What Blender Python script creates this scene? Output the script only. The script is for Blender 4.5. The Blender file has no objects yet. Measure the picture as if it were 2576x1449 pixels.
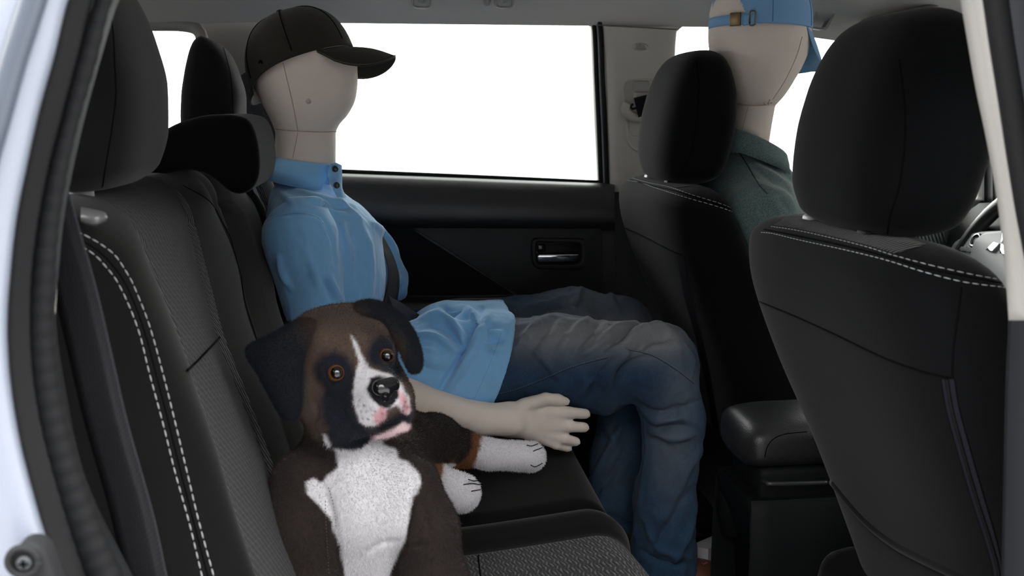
import bpy, bmesh, math, random
import numpy as np
from mathutils import Vector, Matrix
from mathutils.bvhtree import BVHTree
random.seed(7); rng = np.random.default_rng(7)

# ------------------------------------------------------------------ camera, sky, exposure
SC = bpy.context.scene
W, H, FPX = 2576, 1449, 2450.0
YAW, PITCH = math.radians(7.2), math.radians(10.4)
CAM = np.array([0.0, -1.4, 1.0])
cam_data = bpy.data.cameras.new('camera'); cam = bpy.data.objects.new('camera', cam_data)
SC.collection.objects.link(cam); SC.camera = cam
cam.location = CAM; cam.rotation_euler = (math.pi/2 - PITCH, 0, -YAW)
cam_data.sensor_width = 36.0; cam_data.lens = FPX*36.0/W
cam_data.clip_start = 0.02; cam_data.clip_end = 200
cam_data.dof.use_dof = True; cam_data.dof.focus_distance = 1.45; cam_data.dof.aperture_fstop = 8.0

SC.view_settings.view_transform = 'Standard'; SC.view_settings.look = 'None'
SC.view_settings.gamma = 1.0; SC.view_settings.use_curve_mapping = False
SC.view_settings.exposure = 0.0
SC.cycles.max_bounces = 8; SC.cycles.diffuse_bounces = 5; SC.cycles.transparent_max_bounces = 12
world = bpy.data.worlds.new('overcast'); SC.world = world; world.use_nodes = True
SKY = 8.0
bg = world.node_tree.nodes['Background']
bg.inputs['Color'].default_value = (1.0, 0.985, 0.965, 1); bg.inputs['Strength'].default_value = SKY

# ------------------------------------------------------------------ helpers
_f = np.array([math.sin(YAW)*math.cos(PITCH), math.cos(YAW)*math.cos(PITCH), -math.sin(PITCH)])
_r = np.array([math.cos(YAW), -math.sin(YAW), 0.0]); _u = np.cross(_r, _f)
def ray(px, py): return _f + _r*((px - W/2)/FPX) + _u*((H/2 - py)/FPX)
def P(px, py, Y):
    d = ray(px, py); return CAM + d*((Y - CAM[1])/d[1])
def pix(p):
    """array of points -> pixel coordinates and depth"""
    q = np.asarray(p, float) - CAM; z = q @ _f
    return np.stack([W/2 + FPX*(q @ _r)/z, H/2 - FPX*(q @ _u)/z], -1), z
KX = 0.35
def PL(px, py, off=0.0, c=-0.2, z0=0.735, k=KX):
    """where the sight line meets the reclined front plane of the rear backrest"""
    d = ray(px, py)
    t = (c + off - CAM[0] + k*z0 - k*CAM[2])/(d[0] + k*d[2])
    return CAM + d*t
def spl(pts, n):
    """n points, evenly spaced, on a Catmull-Rom curve through pts (any dimension)"""
    p = np.asarray(pts, float)
    if len(p) == 2: t = np.linspace(0, 1, n)[:, None]; return p[0]*(1-t) + p[1]*t
    q = np.vstack([2*p[0]-p[1], p, 2*p[-1]-p[-2]]); out = []
    for i in range(1, len(q)-2):
        t = np.linspace(0, 1, 24, endpoint=False)[:, None]; a, b, c, d = q[i-1], q[i], q[i+1], q[i+2]
        out.append(0.5*((2*b)+(-a+c)*t+(2*a-5*b+4*c-d)*t*t+(-a+3*b-3*c+d)*t**3))
    o = np.vstack(out+[p[-1:]]); s = np.r_[0, np.cumsum(np.linalg.norm(np.diff(o, axis=0), axis=1))]
    u = np.linspace(0, s[-1], n); return np.stack([np.interp(u, s, o[:, k]) for k in range(o.shape[1])], -1)
def lerp_keys(keys, M):
    """keys: rows of numbers, first column the parameter; smooth interpolation at M parameters"""
    k = np.asarray(keys, float); u = np.linspace(k[0, 0], k[-1, 0], M)
    m = np.zeros_like(k); h = np.diff(k[:, 0])[:, None]; dl = np.diff(k, axis=0)/h
    m[0], m[-1] = dl[0], dl[-1]
    m[1:-1] = np.where(dl[:-1]*dl[1:] > 0, 2*dl[:-1]*dl[1:]/(dl[:-1]+dl[1:]+1e-30), 0)
    i = np.clip(np.searchsorted(k[:, 0], u, side='right')-1, 0, len(k)-2); hh = h[i, 0]
    t = ((u - k[i, 0])/hh)[:, None]; hh = hh[:, None]
    return (2*t**3-3*t**2+1)*k[i]+(t**3-2*t**2+t)*hh*m[i]+(-2*t**3+3*t**2)*k[i+1]+(t**3-t**2)*hh*m[i+1]

ORG = {}
COL = SC.collection
def props(o, label=None, cat=None, group=None, kind=None):
    if label: o['label'] = label
    if cat: o['category'] = cat
    if group: o['group'] = group
    if kind: o['kind'] = kind
    return o
def thing(name, loc, label, cat, group=None):
    o = bpy.data.objects.new(name, None); COL.objects.link(o); o.empty_display_size = 0.05
    o.location = loc; ORG[o.name] = np.array(loc, float)
    return props(o, label, cat, group)
def link(o, org, parent):
    COL.objects.link(o); org = np.asarray(org, float); ORG[o.name] = org
    if parent is not None:
        o.parent = parent; o.location = org - ORG[parent.name]
    else: o.location = org
    return o
def mk(name, V, F, m, parent=None, uv=None, attrs=None, smooth=True, sharp=None, **kw):
    """one mesh object from world-space vertices; uv is per vertex, attrs {name: per-vertex floats or colours}"""
    V = np.asarray(V, float); org = (V.min(0)+V.max(0))/2
    me = bpy.data.meshes.new(name); me.from_pydata((V-org).tolist(), [], [list(map(int, f)) for f in F])
    if uv is not None:
        uv = np.asarray(uv, float); L = me.uv_layers.new(name='UVMap')
        li = np.zeros(len(me.loops), int); me.loops.foreach_get('vertex_index', li)
        L.data.foreach_set('uv', uv[li].ravel())
    for k, a in (attrs or {}).items():
        a = np.asarray(a, float)
        if a.ndim == 1: me.attributes.new(k, 'FLOAT', 'POINT').data.foreach_set('value', a)
        else:
            at = me.attributes.new(k, 'FLOAT_COLOR', 'POINT')
            at.data.foreach_set('color', np.c_[a, np.ones(len(a))].ravel())
    me.validate(); me.update()
    if smooth:
        me.shade_smooth()
        if sharp: me.set_sharp_from_angle(angle=math.radians(sharp))
    if m is not None: me.materials.append(m)
    o = bpy.data.objects.new(name, me); link(o, org, parent); return props(o, **kw)
def join(parts):
    V, F, n = [], [], 0
    for v, f in parts:
        V.append(np.asarray(v, float)); F += [[i+n for i in q] for q in f]; n += len(v)
    return np.vstack(V), F
def grid(G, close_u=False, close_v=False, flip=False):
    """G: (rows, cols, 3) -> verts, quads"""
    R, C = G.shape[:2]; F = []
    for i in range(R if close_v else R-1):
        for j in range(C if close_u else C-1):
            a, b = i*C+j, i*C+(j+1) % C; c, d = ((i+1) % R)*C+(j+1) % C, ((i+1) % R)*C+j
            F.append([a, d, c, b] if flip else [a, b, c, d])
    return G.reshape(-1, 3), F
def cap_ends(G, V, F):
    R, C = G.shape[:2]; F.append(list(range(C))[::-1]); F.append(list(range((R-1)*C, R*C))); return V, F
def strip(lines, n=40, flip=False):
    """surface through several pixel polylines, each a list of (px, py, Y)"""
    G = np.stack([np.array([P(*q) for q in spl(l, n)]) for l in lines], 1); return grid(G, flip=flip)
def box(lo, hi, bev=0.0, seg=2):
    bm = bmesh.new(); bmesh.ops.create_cube(bm, size=1.0)
    lo, hi = np.minimum(lo, hi), np.maximum(lo, hi)
    for v in bm.verts: v.co = Vector((np.array(v.co)+0.5)*(hi-lo)+lo)
    if bev: bmesh.ops.bevel(bm, geom=bm.edges[:], offset=bev, segments=seg, profile=0.5, affect='EDGES')
    V = [tuple(v.co) for v in bm.verts]; bm.verts.index_update(); F = [[v.index for v in f.verts] for f in bm.faces]
    bm.free(); return np.array(V), F
def frames(p):
    t = np.gradient(p, axis=0); t /= np.linalg.norm(t, axis=1)[:, None]+1e-12
    n = np.cross(t[0], [0.3, 0.1, 1.0]); n /= np.linalg.norm(n); N = [n]
    for i in range(1, len(p)):
        n = N[-1]-t[i]*np.dot(N[-1], t[i]); n /= np.linalg.norm(n)+1e-12; N.append(n)
    N = np.array(N); return t, N, np.cross(t, N)
def tube(p, r, n=10, caps=True, rx=None):
    p = np.asarray(p, float); r = np.broadcast_to(np.asarray(r, float), (len(p),))
    t, N, B = frames(p); a = np.linspace(0, 2*math.pi, n, endpoint=False)
    G = p[:, None]+r[:, None, None]*(np.cos(a)[None, :, None]*N[:, None]+np.sin(a)[None, :, None]*B[:, None])
    V, F = grid(G, close_u=True)
    return cap_ends(G, V, F) if caps else (V, F)
def ribbon(p, wdir, w, th):
    """flat webbing along p; wdir: unit width direction per point (or one), w width, th thickness"""
    p = np.asarray(p, float); t = np.gradient(p, axis=0); t /= np.linalg.norm(t, axis=1)[:, None]
    wd = np.broadcast_to(np.asarray(wdir, float), p.shape).copy(); wd -= t*(wd*t).sum(1)[:, None]; wd /= np.linalg.norm(wd, axis=1)[:, None]
    nn = np.cross(t, wd); w = np.broadcast_to(np.asarray(w, float), (len(p),))[:, None]
    k = [-.5, -.25, 0, .25, .5]
    G = np.stack([p+wd*w*a+nn*th/2 for a in k]+[p+wd*w*a-nn*th/2 for a in k[::-1]], 1)
    s = np.r_[0, np.cumsum(np.linalg.norm(np.diff(p, axis=0), axis=1))]
    uv = np.stack([np.broadcast_to(np.array(k+k[::-1])[None]*w, G.shape[:2]), np.broadcast_to(s[:, None], G.shape[:2])], -1).reshape(-1, 2)
    V, F = grid(G, close_u=True); return cap_ends(G, V, F)+(uv,)
def loftz(keys, M=44, N=64, top=0.0, bot=0.0, cuts=5):
    """rings in z: keys rows z, x0, x1, y0, y1, n(superellipse); top/bot: rounding height of the ends"""
    k = lerp_keys(keys, M); a = np.linspace(0, 2*math.pi, N, endpoint=False); R = []
    ca, sa = np.cos(a), np.sin(a)
    def ring(q, z, s=0.0):
        e = 2.0/q[5]; hx, hy = max((q[2]-q[1])/2-s, 1e-4), max((q[4]-q[3])/2-s, 1e-4)
        return np.stack([(q[1]+q[2])/2+hx*np.sign(ca)*np.abs(ca)**e, (q[3]+q[4])/2+hy*np.sign(sa)*np.abs(sa)**e, np.full(N, z)], -1)
    zs = k[:, 0]; z0, z1 = zs[0], zs[-1]
    for q in k:
        d = 0.0
        for e, r in ((q[0]-z0, bot), (z1-q[0], top)):
            if r > 0 and e < r: d = max(d, r*(1-math.sqrt(max(0, 1-(1-e/r)**2))))
        R.append(ring(q, q[0], d))
    for f in (0.6, 0.2, 0.02): R.append(R[-1]*f+R[-1].mean(0)*(1-f))
    B = [R[0]*f+R[0].mean(0)*(1-f) for f in (0.02, 0.2, 0.6)]
    G = np.stack(B+R, 0); V, F = grid(G, close_u=True, flip=False)
    arc = np.r_[0, np.cumsum(np.linalg.norm(np.diff(G[len(G)//2], axis=0), axis=1))]
    uv = np.stack([np.broadcast_to(arc[None], G.shape[:2]), G[..., 2]], -1).reshape(-1, 2)
    V, F = cap_ends(G, V, F); return V, F, uv
def rounded(pts, r, n=6):
    """round the corners of a closed 2-D polygon"""
    p = np.asarray(pts, float); out = []
    rr = np.broadcast_to(r, (len(p),))
    for i in range(len(p)):
        a, b, c = p[i-1], p[i], p[(i+1) % len(p)]; u, v = a-b, c-b
        lu, lv = np.linalg.norm(u), np.linalg.norm(v); d = min(rr[i], lu*.49, lv*.49)
        s, e = b+u/lu*d, b+v/lv*d
        for t in np.linspace(0, 1, n): out.append((1-t)**2*s+2*t*(1-t)*b+t*t*e)
    return np.array(out)
def plate_xy(outer, holes, th, bev=0.0, res=2):
    """filled 2-D outline with holes, thickness th (in local z), bevelled edges -> verts (local xy z), faces"""
    cu = bpy.data.curves.new('tmp', 'CURVE'); cu.dimensions = '2D'; cu.fill_mode = 'BOTH'
    cu.extrude = max(th/2-bev, 0.0); cu.bevel_depth = bev; cu.bevel_resolution = res; cu.offset = -bev
    for poly in [outer]+list(holes):
        s = cu.splines.new('POLY'); s.points.add(len(poly)-1); s.use_cyclic_u = True
        for q, pt in zip(poly, s.points): pt.co = (q[0], q[1], 0, 1)
    ob = bpy.data.objects.new('tmp', cu); me = bpy.data.meshes.new_from_object(ob)
    bm = bmesh.new(); bm.from_mesh(me); bmesh.ops.remove_doubles(bm, verts=bm.verts[:], dist=1e-6); bm.verts.index_update()
    V = np.array([tuple(v.co) for v in bm.verts]); F = [[v.index for v in f.verts] for f in bm.faces]; bm.free()
    bpy.data.objects.remove(ob); bpy.data.curves.remove(cu); bpy.data.meshes.remove(me); return V, F
def plateY(outer, holes, Y, th, bev=0.003, world=False):
    """wall-parallel plate: outlines in pixels at distance Y (or world x,z), front face at Y, growing away from the camera"""
    cv = (lambda q: np.asarray(q, float)) if world else (lambda q: np.array([P(a, b, Y)[[0, 2]] for a, b in q]))
    V, F = plate_xy(cv(outer), [cv(h) for h in holes], th, bev)
    return np.stack([V[:, 0], Y+th/2+V[:, 2], V[:, 1]], -1), F
def bvh_of(V, F): return BVHTree.FromPolygons([Vector(v) for v in V], [list(f) for f in F])
def hits(b, pl, n, lift=0.0, maxd=9):
    """pixel polyline -> points (and normals) on a surface"""
    out, nr = [], []
    for q in spl(pl, n):
        d = ray(*q[:2]); h = b.ray_cast(Vector(CAM), Vector(d).normalized())
        if h[0] is not None:
            nn = np.array(h[1]); nn = -nn if np.dot(nn, d) > 0 else nn
            out.append(np.array(h[0])+nn*lift); nr.append(nn)
    return np.array(out), np.array(nr)
def dashes(p, L, gap, r, n=6):
    """stitches along p"""
    p = np.asarray(p); s = np.r_[0, np.cumsum(np.linalg.norm(np.diff(p, axis=0), axis=1))]; parts = []; a = 0.0
    while a+L < s[-1]:
        u = np.linspace(a, a+L, 4); q = np.stack([np.interp(u, s, p[:, k]) for k in range(3)], -1)
        parts.append(tube(q, np.array([.45, 1, 1, .45])*r, n)); a += L+gap
    return join(parts) if parts else (np.zeros((0, 3)), [])
def sdf_mesh(f, lo, hi, h, B=12):
    """surface-nets mesh of an implicit solid f(points)<0, evaluated only in blocks near the surface"""
    lo = np.asarray(lo, float); n = np.ceil((np.asarray(hi)-lo)/h/B).astype(int)*B+1
    val = np.ones(n, np.float32); nb = (n-1)//B; idx = np.stack(np.meshgrid(*[np.arange(k) for k in nb], indexing='ij'), -1).reshape(-1, 3)
    fc = f(lo+(idx+0.5)*B*h); act = np.abs(fc) < B*h*0.87*1.5+0.004
    for bi, ok, v in zip(idx, act, fc):
        s = tuple(slice(a*B, a*B+B+1) for a in bi)
        if not ok: val[s] = v
    bl = idx[act]; r = np.arange(B+1); loc = np.stack(np.meshgrid(r, r, r, indexing='ij'), -1).reshape(-1, 3)
    for i in range(0, len(bl), 64):
        ch = bl[i:i+64]; pts = (lo+(ch[:, None]*B+loc[None])*h).reshape(-1, 3); vv = f(pts).reshape(len(ch), B+1, B+1, B+1)
        for bi, v in zip(ch, vv): val[tuple(slice(a*B, a*B+B+1) for a in bi)] = v
    ins = val < 0; m = n-1
    cnt = np.zeros(m, np.int8)
    for d in np.ndindex(2, 2, 2): cnt += ins[d[0]:d[0]+m[0], d[1]:d[1]+m[1], d[2]:d[2]+m[2]]
    cells = np.argwhere((cnt > 0) & (cnt < 8)); ids = np.full(m, -1, np.int64); ids[tuple(cells.T)] = np.arange(len(cells))
    acc = np.zeros((len(cells), 3)); num = np.zeros(len(cells))
    cs = list(np.ndindex(2, 2, 2))
    for a in cs:
        for ax in range(3):
            if a[ax]: continue
            b = list(a); b[ax] = 1
            va = val[tuple((cells+np.array(a)).T)].astype(float); vb = val[tuple((cells+np.array(b)).T)].astype(float)
            x = (va < 0) != (vb < 0); t = np.where(x, va/np.where(x, va-vb, 1), 0)
            p = np.array(a, float)[None]+np.zeros((len(cells), 3)); p[:, ax] += t
            acc[x] += p[x]; num += x
    V = lo+(cells+acc/num[:, None])*h; F = []
    for ax in range(3):
        u, v = (ax+1) % 3, (ax+2) % 3
        s0 = [slice(1, -1)]*3; s1 = [slice(1, -1)]*3; s0[ax] = slice(0, -1); s1[ax] = slice(1, None)
        a, b = ins[tuple(s0)], ins[tuple(s1)]; e = np.argwhere(a != b)
        if not len(e): continue
        sgn = a[tuple(e.T)]; g = e+1; g[:, ax] -= 1
        q = []
        for du, dv in ((0, 0), (1, 0), (1, 1), (0, 1)):
            c = g.copy(); c[:, u] -= 1-du; c[:, v] -= 1-dv; q.append(ids[tuple(c.T)])
        q = np.stack(q, -1); q[~sgn] = q[~sgn][:, ::-1]; F.append(q)
    F = np.vstack(F); F = F[(F >= 0).all(1)]
    return V, F
def smooth_mesh(V, F, it=2, lam=0.5):
    E = np.vstack([F[:, [i, (i+1) % 4]] for i in range(4)])
    for _ in range(it):
        s = np.zeros_like(V); c = np.zeros(len(V)); np.add.at(s, E[:, 0], V[E[:, 1]]); np.add.at(c, E[:, 0], 1)
        np.add.at(s, E[:, 1], V[E[:, 0]]); np.add.at(c, E[:, 1], 1); V = V*(1-lam)+lam*s/np.maximum(c, 1)[:, None]
    return V
def vnormals(V, F):
    F = np.asarray(F); n = np.cross(V[F[:, 2]]-V[F[:, 0]], V[F[:, 3]]-V[F[:, 1]]); N = np.zeros_like(V)
    for i in range(4): np.add.at(N, F[:, i], n)
    return N/(np.linalg.norm(N, axis=1)[:, None]+1e-12)
# implicit solids
def cone(p, a, b, ra, rb, sq=None):
    """round cone from a to b; sq=(axis vector, factor) squashes across one axis"""
    a, b = np.asarray(a, float), np.asarray(b, float)
    if sq is not None:
        ax = np.asarray(sq[0], float); ax /= np.linalg.norm(ax); k = 1/sq[1]-1
        T = lambda q: q+((q @ ax)[..., None])*ax*k
        p, a, b = T(p), T(a), T(b)
    ab = b-a; t = np.clip(((p-a) @ ab)/(ab @ ab), 0, 1)
    return np.linalg.norm(p-a-t[:, None]*ab, axis=1)-(ra+(rb-ra)*t)
def chain(p, pts, rs, k=0.01, sq=None):
    d = None
    for i in range(len(pts)-1):
        e = cone(p, pts[i], pts[i+1], rs[i], rs[i+1], sq); d = e if d is None else smin(d, e, k)
    return d
def ell(p, c, r, R=None):
    q = p-np.asarray(c, float)
    if R is not None: q = q @ R
    r = np.asarray(r, float); k0 = np.linalg.norm(q/r, axis=1); k1 = np.linalg.norm(q/(r*r), axis=1)
    return k0*(k0-1)/np.maximum(k1, 1e-9)
def smin(a, b, k):
    h = np.clip(0.5+0.5*(b-a)/k, 0, 1); return b*(1-h)+a*h-k*h*(1-h)
def smax(a, b, k): return -smin(-a, -b, k)
from mathutils import noise as mnoise
def crumple(V, N, amp, fr=(30, 30, 30), seed=0.0, w=None, ridged=True):
    """push a surface in and out with soft fractal wrinkles"""
    f = np.array(fr, float); out = V.copy()
    for i in range(len(V)):
        if w is not None and w[i] < .02: continue
        q = Vector(V[i]*f+seed); a = mnoise.noise(q); a = (1-2.4*abs(a)) if ridged else a
        a += .45*mnoise.noise(q*2.3)
        out[i] += N[i]*(amp*a*.7*(1 if w is None else w[i]))
    return out
def ramp_px(V, poly, soft=6.0):
    """1 inside a pixel polygon, 0 outside, soft edge (in pixels), for every vertex"""
    q, _ = pix(V); poly = np.asarray(poly, float); n = len(poly)
    ins = np.zeros(len(q), bool); dist = np.full(len(q), 1e9)
    for i in range(n):
        a, b = poly[i], poly[(i+1) % n]; ab = b-a
        t = np.clip(((q-a) @ ab)/(ab @ ab+1e-9), 0, 1); dist = np.minimum(dist, np.linalg.norm(q-a-t[:, None]*ab, axis=1))
        c = (a[1] > q[:, 1]) != (b[1] > q[:, 1]); x = (b[0]-a[0])*(q[:, 1]-a[1])/(b[1]-a[1]+1e-12)+a[0]; ins ^= c & (q[:, 0] < x)
    return np.clip(0.5+np.where(ins, dist, -dist)/(2*soft), 0, 1)
def fold(V, N, line, amp, wpx, face=True, n=60):
    """raise (amp>0) or crease (amp<0) the cloth along a pixel line; ends fade out"""
    q, z = pix(V); L = spl(line, n); s = np.linspace(0, 1, n); best = np.full(len(q), 1e9); bs = np.zeros(len(q))
    m = (q[:, 0] > L[:, 0].min()-4*wpx) & (q[:, 0] < L[:, 0].max()+4*wpx) & (q[:, 1] > L[:, 1].min()-4*wpx) & (q[:, 1] < L[:, 1].max()+4*wpx)
    if face: m &= ((N*(CAM-V)).sum(1) > -0.02)
    ii = np.where(m)[0]
    if not len(ii): return V
    d = np.linalg.norm(q[ii][:, None]-L[None], axis=2); j = d.argmin(1); dd = d[np.arange(len(ii)), j]; tt = s[j]
    w = np.exp(-(dd/wpx)**2)*np.sin(np.pi*np.clip(tt*0.92+0.04, 0, 1))**0.6
    V = V.copy(); V[ii] += N[ii]*(amp*w)[:, None]; return V

# ------------------------------------------------------------------ materials
def new_mat(name):
    m = bpy.data.materials.new(name); m.use_nodes = True; nt = m.node_tree
    return m, nt, nt.nodes['Principled BSDF']
def nd(nt, t, **kw):
    n = nt.nodes.new(t)
    for k, v in kw.items():
        if k.startswith('i_'): n.inputs[int(k[2:]) if k[2:].isdigit() else k[2:].replace('_', ' ')].default_value = v
        else: setattr(n, k, v)
    return n
def mathn(nt, op, a, b=None, c=None):
    n = nd(nt, 'ShaderNodeMath', operation=op)
    for i, x in enumerate((a, b, c)):
        if x is None: continue
        if isinstance(x, (int, float)): n.inputs[i].default_value = x
        else: nt.links.new(x, n.inputs[i])
    return n.outputs[0]
def mixc(nt, fac, a, b):
    n = nd(nt, 'ShaderNodeMix', data_type='RGBA')
    for i, x in ((0, fac), (6, a), (7, b)):
        if isinstance(x, (int, float)): n.inputs[i].default_value = x
        elif isinstance(x, (tuple, list)): n.inputs[i].default_value = tuple(x)+((1,) if len(x) == 3 else ())
        else: nt.links.new(x, n.inputs[i])
    return n.outputs[2]
def coords(nt, kind='Object', scale=(1, 1, 1)):
    t = nd(nt, 'ShaderNodeTexCoord'); mp = nd(nt, 'ShaderNodeMapping'); mp.inputs['Scale'].default_value = scale
    nt.links.new(t.outputs[kind], mp.inputs['Vector']); return mp.outputs[0]
def noise(nt, vec, scale, detail=3, rough=0.6):
    n = nd(nt, 'ShaderNodeTexNoise'); n.inputs['Scale'].default_value = scale; n.inputs['Detail'].default_value = detail
    n.inputs['Roughness'].default_value = rough; nt.links.new(vec, n.inputs['Vector']); return n.outputs['Fac']
def bump(nt, b, h, strength, dist=0.001):
    n = nd(nt, 'ShaderNodeBump'); n.inputs['Strength'].default_value = strength; n.inputs['Distance'].default_value = dist
    nt.links.new(h, n.inputs['Height']); nt.links.new(n.outputs[0], b.inputs['Normal']); return n
def plain(name, col, rough=0.6, spec=0.5, metal=0.0, grain=0, gs=0.2, var=0.0, sheen=0.0, coat=0.0, sss=0.0):
    """one-colour material with optional grain relief (grain = scale) and slight colour variation"""
    m, nt, b = new_mat(name); c = tuple(col)+(1,)
    b.inputs['Base Color'].default_value = c; b.inputs['Roughness'].default_value = rough
    b.inputs['Specular IOR Level'].default_value = spec; b.inputs['Metallic'].default_value = metal
    if sheen: b.inputs['Sheen Weight'].default_value = sheen; b.inputs['Sheen Roughness'].default_value = 0.45
    if coat: b.inputs['Coat Weight'].default_value = coat
    if sss: b.inputs['Subsurface Weight'].default_value = sss; b.inputs['Subsurface Scale'].default_value = 0.01
    v = coords(nt)
    if grain: bump(nt, b, noise(nt, v, grain, 2), gs, 0.0008)
    if var:
        f = noise(nt, v, 9, 5); lo = tuple(x*(1-var) for x in col); hi = tuple(min(1, x*(1+var)) for x in col)
        nt.links.new(mixc(nt, f, lo, hi), b.inputs['Base Color'])
    return m
def knit(name, col, sheen=0.35, scale=1.0, lines=True, var=0.15):
    """fine horizontal-rib knit of the seat covers"""
    m, nt, b = new_mat(name); b.inputs['Roughness'].default_value = 0.95; b.inputs['Specular IOR Level'].default_value = 0.06
    b.inputs['Sheen Weight'].default_value = sheen; b.inputs['Sheen Roughness'].default_value = 0.4
    v = coords(nt); n1 = noise(nt, v, 900*scale, 2); n2 = noise(nt, v, 14, 4)
    w = nd(nt, 'ShaderNodeTexWave', wave_type='BANDS', bands_direction='Z'); w.inputs['Scale'].default_value = 120*scale
    w.inputs['Distortion'].default_value = 0.6; w.inputs['Detail'].default_value = 1.0; nt.links.new(v, w.inputs['Vector'])
    f = mathn(nt, 'ADD', mathn(nt, 'MULTIPLY', w.outputs['Fac'], 0.14 if lines else 0.0), mathn(nt, 'MULTIPLY', n1, 0.65))
    f2 = mathn(nt, 'ADD', mathn(nt, 'MULTIPLY', f, 0.5), mathn(nt, 'MULTIPLY', n2, 0.5))
    nt.links.new(mixc(nt, f2, tuple(x*(1-2*var) for x in col), tuple(x*(1+2*var) for x in col)), b.inputs['Base Color'])
    bump(nt, b, f, 0.25, 0.0005); return m
def ribbed(name, dark, lite, pitch=0.0032, dash=0.02, duty=0.5, wav=0.0):
    """ribbed insert cloth: ribs along v of the UV (metres), light thread dashes stepping from rib to rib"""
    m, nt, b = new_mat(name); b.inputs['Roughness'].default_value = 0.9; b.inputs['Specular IOR Level'].default_value = 0.2
    b.inputs['Sheen Weight'].default_value = 0.1
    t = nd(nt, 'ShaderNodeTexCoord'); s = nd(nt, 'ShaderNodeSeparateXYZ'); nt.links.new(t.outputs['UV'], s.inputs[0])
    u, v = s.outputs[0], s.outputs[1]
    if wav: u = mathn(nt, 'ADD', u, mathn(nt, 'MULTIPLY', mathn(nt, 'SINE', mathn(nt, 'MULTIPLY', v, 2*math.pi/wav)), pitch*0.22))
    ru = mathn(nt, 'DIVIDE', u, pitch); fl = mathn(nt, 'FLOOR', ru); fr = mathn(nt, 'FRACT', ru)
    tri = mathn(nt, 'SUBTRACT', 1.0, mathn(nt, 'ABSOLUTE', mathn(nt, 'SUBTRACT', mathn(nt, 'MULTIPLY', fr, 2.0), 1.0)))
    rib = mathn(nt, 'SMOOTHSTEP' if False else 'MULTIPLY', tri, 1.0)
    vd = mathn(nt, 'FRACT', mathn(nt, 'ADD', mathn(nt, 'DIVIDE', v, dash), mathn(nt, 'MULTIPLY', fl, 0.37)))
    on = mathn(nt, 'MULTIPLY', mathn(nt, 'LESS_THAN', vd, duty), mathn(nt, 'GREATER_THAN', tri, 0.62))
    nz = noise(nt, coords(nt, 'UV'), 1500, 2)
    on = mathn(nt, 'MULTIPLY', on, mathn(nt, 'GREATER_THAN', nz, 0.47))
    base = mixc(nt, tri, tuple(x*0.25 for x in dark), dark)
    nt.links.new(mixc(nt, on, base, lite), b.inputs['Base Color']); bump(nt, b, rib, 0.9, 0.0016); return m
def emit_free_glass(name, tint=(0.97, 0.99, 0.98)):
    """thin window pane: mostly straight-through with a surface reflection"""
    m, nt, b = new_mat(name); nt.nodes.remove(b); o = nt.nodes['Material Output']
    tr = nd(nt, 'ShaderNodeBsdfTransparent'); tr.inputs[0].default_value = tuple(tint)+(1,)
    gl = nd(nt, 'ShaderNodeBsdfGlossy'); gl.inputs['Roughness'].default_value = 0.02
    fr = nd(nt, 'ShaderNodeFresnel'); fr.inputs['IOR'].default_value = 1.45; mx = nd(nt, 'ShaderNodeMixShader')
    nt.links.new(fr.outputs[0], mx.inputs[0]); nt.links.new(tr.outputs[0], mx.inputs[1]); nt.links.new(gl.outputs[0], mx.inputs[2])
    nt.links.new(mx.outputs[0], o.inputs['Surface']); return m

KNIT = knit('charcoal_knit', (0.0034, 0.0036, 0.0041), sheen=0.07)
KNITR = knit('charcoal_knit_rear', (0.0105, 0.0105, 0.0112), sheen=0.12)
KNIT2 = knit('charcoal_knit_plain', (0.0064, 0.0062, 0.0062), sheen=0.10, lines=False)
RIB = ribbed('ribbed_insert', (0.0125, 0.0140, 0.0180), (0.085, 0.08, 0.077), duty=0.45)
RIB2 = ribbed('ribbed_insert_cushion', (0.020, 0.021, 0.025), (0.14, 0.13, 0.12), pitch=0.0052, dash=0.024, duty=0.36, wav=0.024)
BLACKP = plain('black_plastic', (0.0045, 0.005, 0.0055), 0.6, spec=.12, grain=500, gs=0.25)
DARKP = plain('dark_grained_trim', (0.021, 0.0215, 0.0235), 0.42, grain=420, gs=0.35)
DARKP2 = plain('dark_satin_trim', (0.007, 0.0078, 0.009), 0.6, grain=300, gs=0.2)
GLOSSB = plain('gloss_black', (0.006, 0.006, 0.007), 0.12)
CREAM = plain('cream_trim', (0.42, 0.395, 0.36), 0.65, grain=500, gs=0.2)
CREAM2 = plain('cream_trim_soft', (0.285, 0.275, 0.26), 0.7, grain=260, gs=0.3)
LINER = plain('grey_headliner', (0.52, 0.50, 0.485), 0.9, spec=0.2, grain=900, gs=0.4)
RUBBER = plain('black_rubber', (0.0034, 0.0037, 0.0045), 0.75, spec=.25, grain=300, gs=0.3)
RUBBER2 = plain('grey_rubber', (0.0040, 0.0044, 0.0052), 0.65, spec=.25, grain=700, gs=0.2)
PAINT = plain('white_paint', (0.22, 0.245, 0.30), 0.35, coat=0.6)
CHROME = plain('chrome', (0.85, 0.85, 0.87), 0.06, metal=1.0)
STEEL = plain('satin_steel', (0.6, 0.6, 0.6), 0.3, metal=1.0)
SILVERP = plain('silver_plastic', (0.30, 0.30, 0.31), 0.4)
LEATHER = plain('black_leather', (0.012, 0.012, 0.013), 0.42, grain=380, gs=0.5)
CARPET = plain('black_carpet', (0.012, 0.012, 0.013), 1.0, spec=0.1, grain=500, gs=0.8)
THREAD = plain('light_thread', (0.36, 0.37, 0.39), 0.8)
SEAMD = plain('dark_seam', (0.0022, 0.0022, 0.0025), 1.0, spec=0.05)
GLASS = emit_free_glass('clear_glass')
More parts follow.
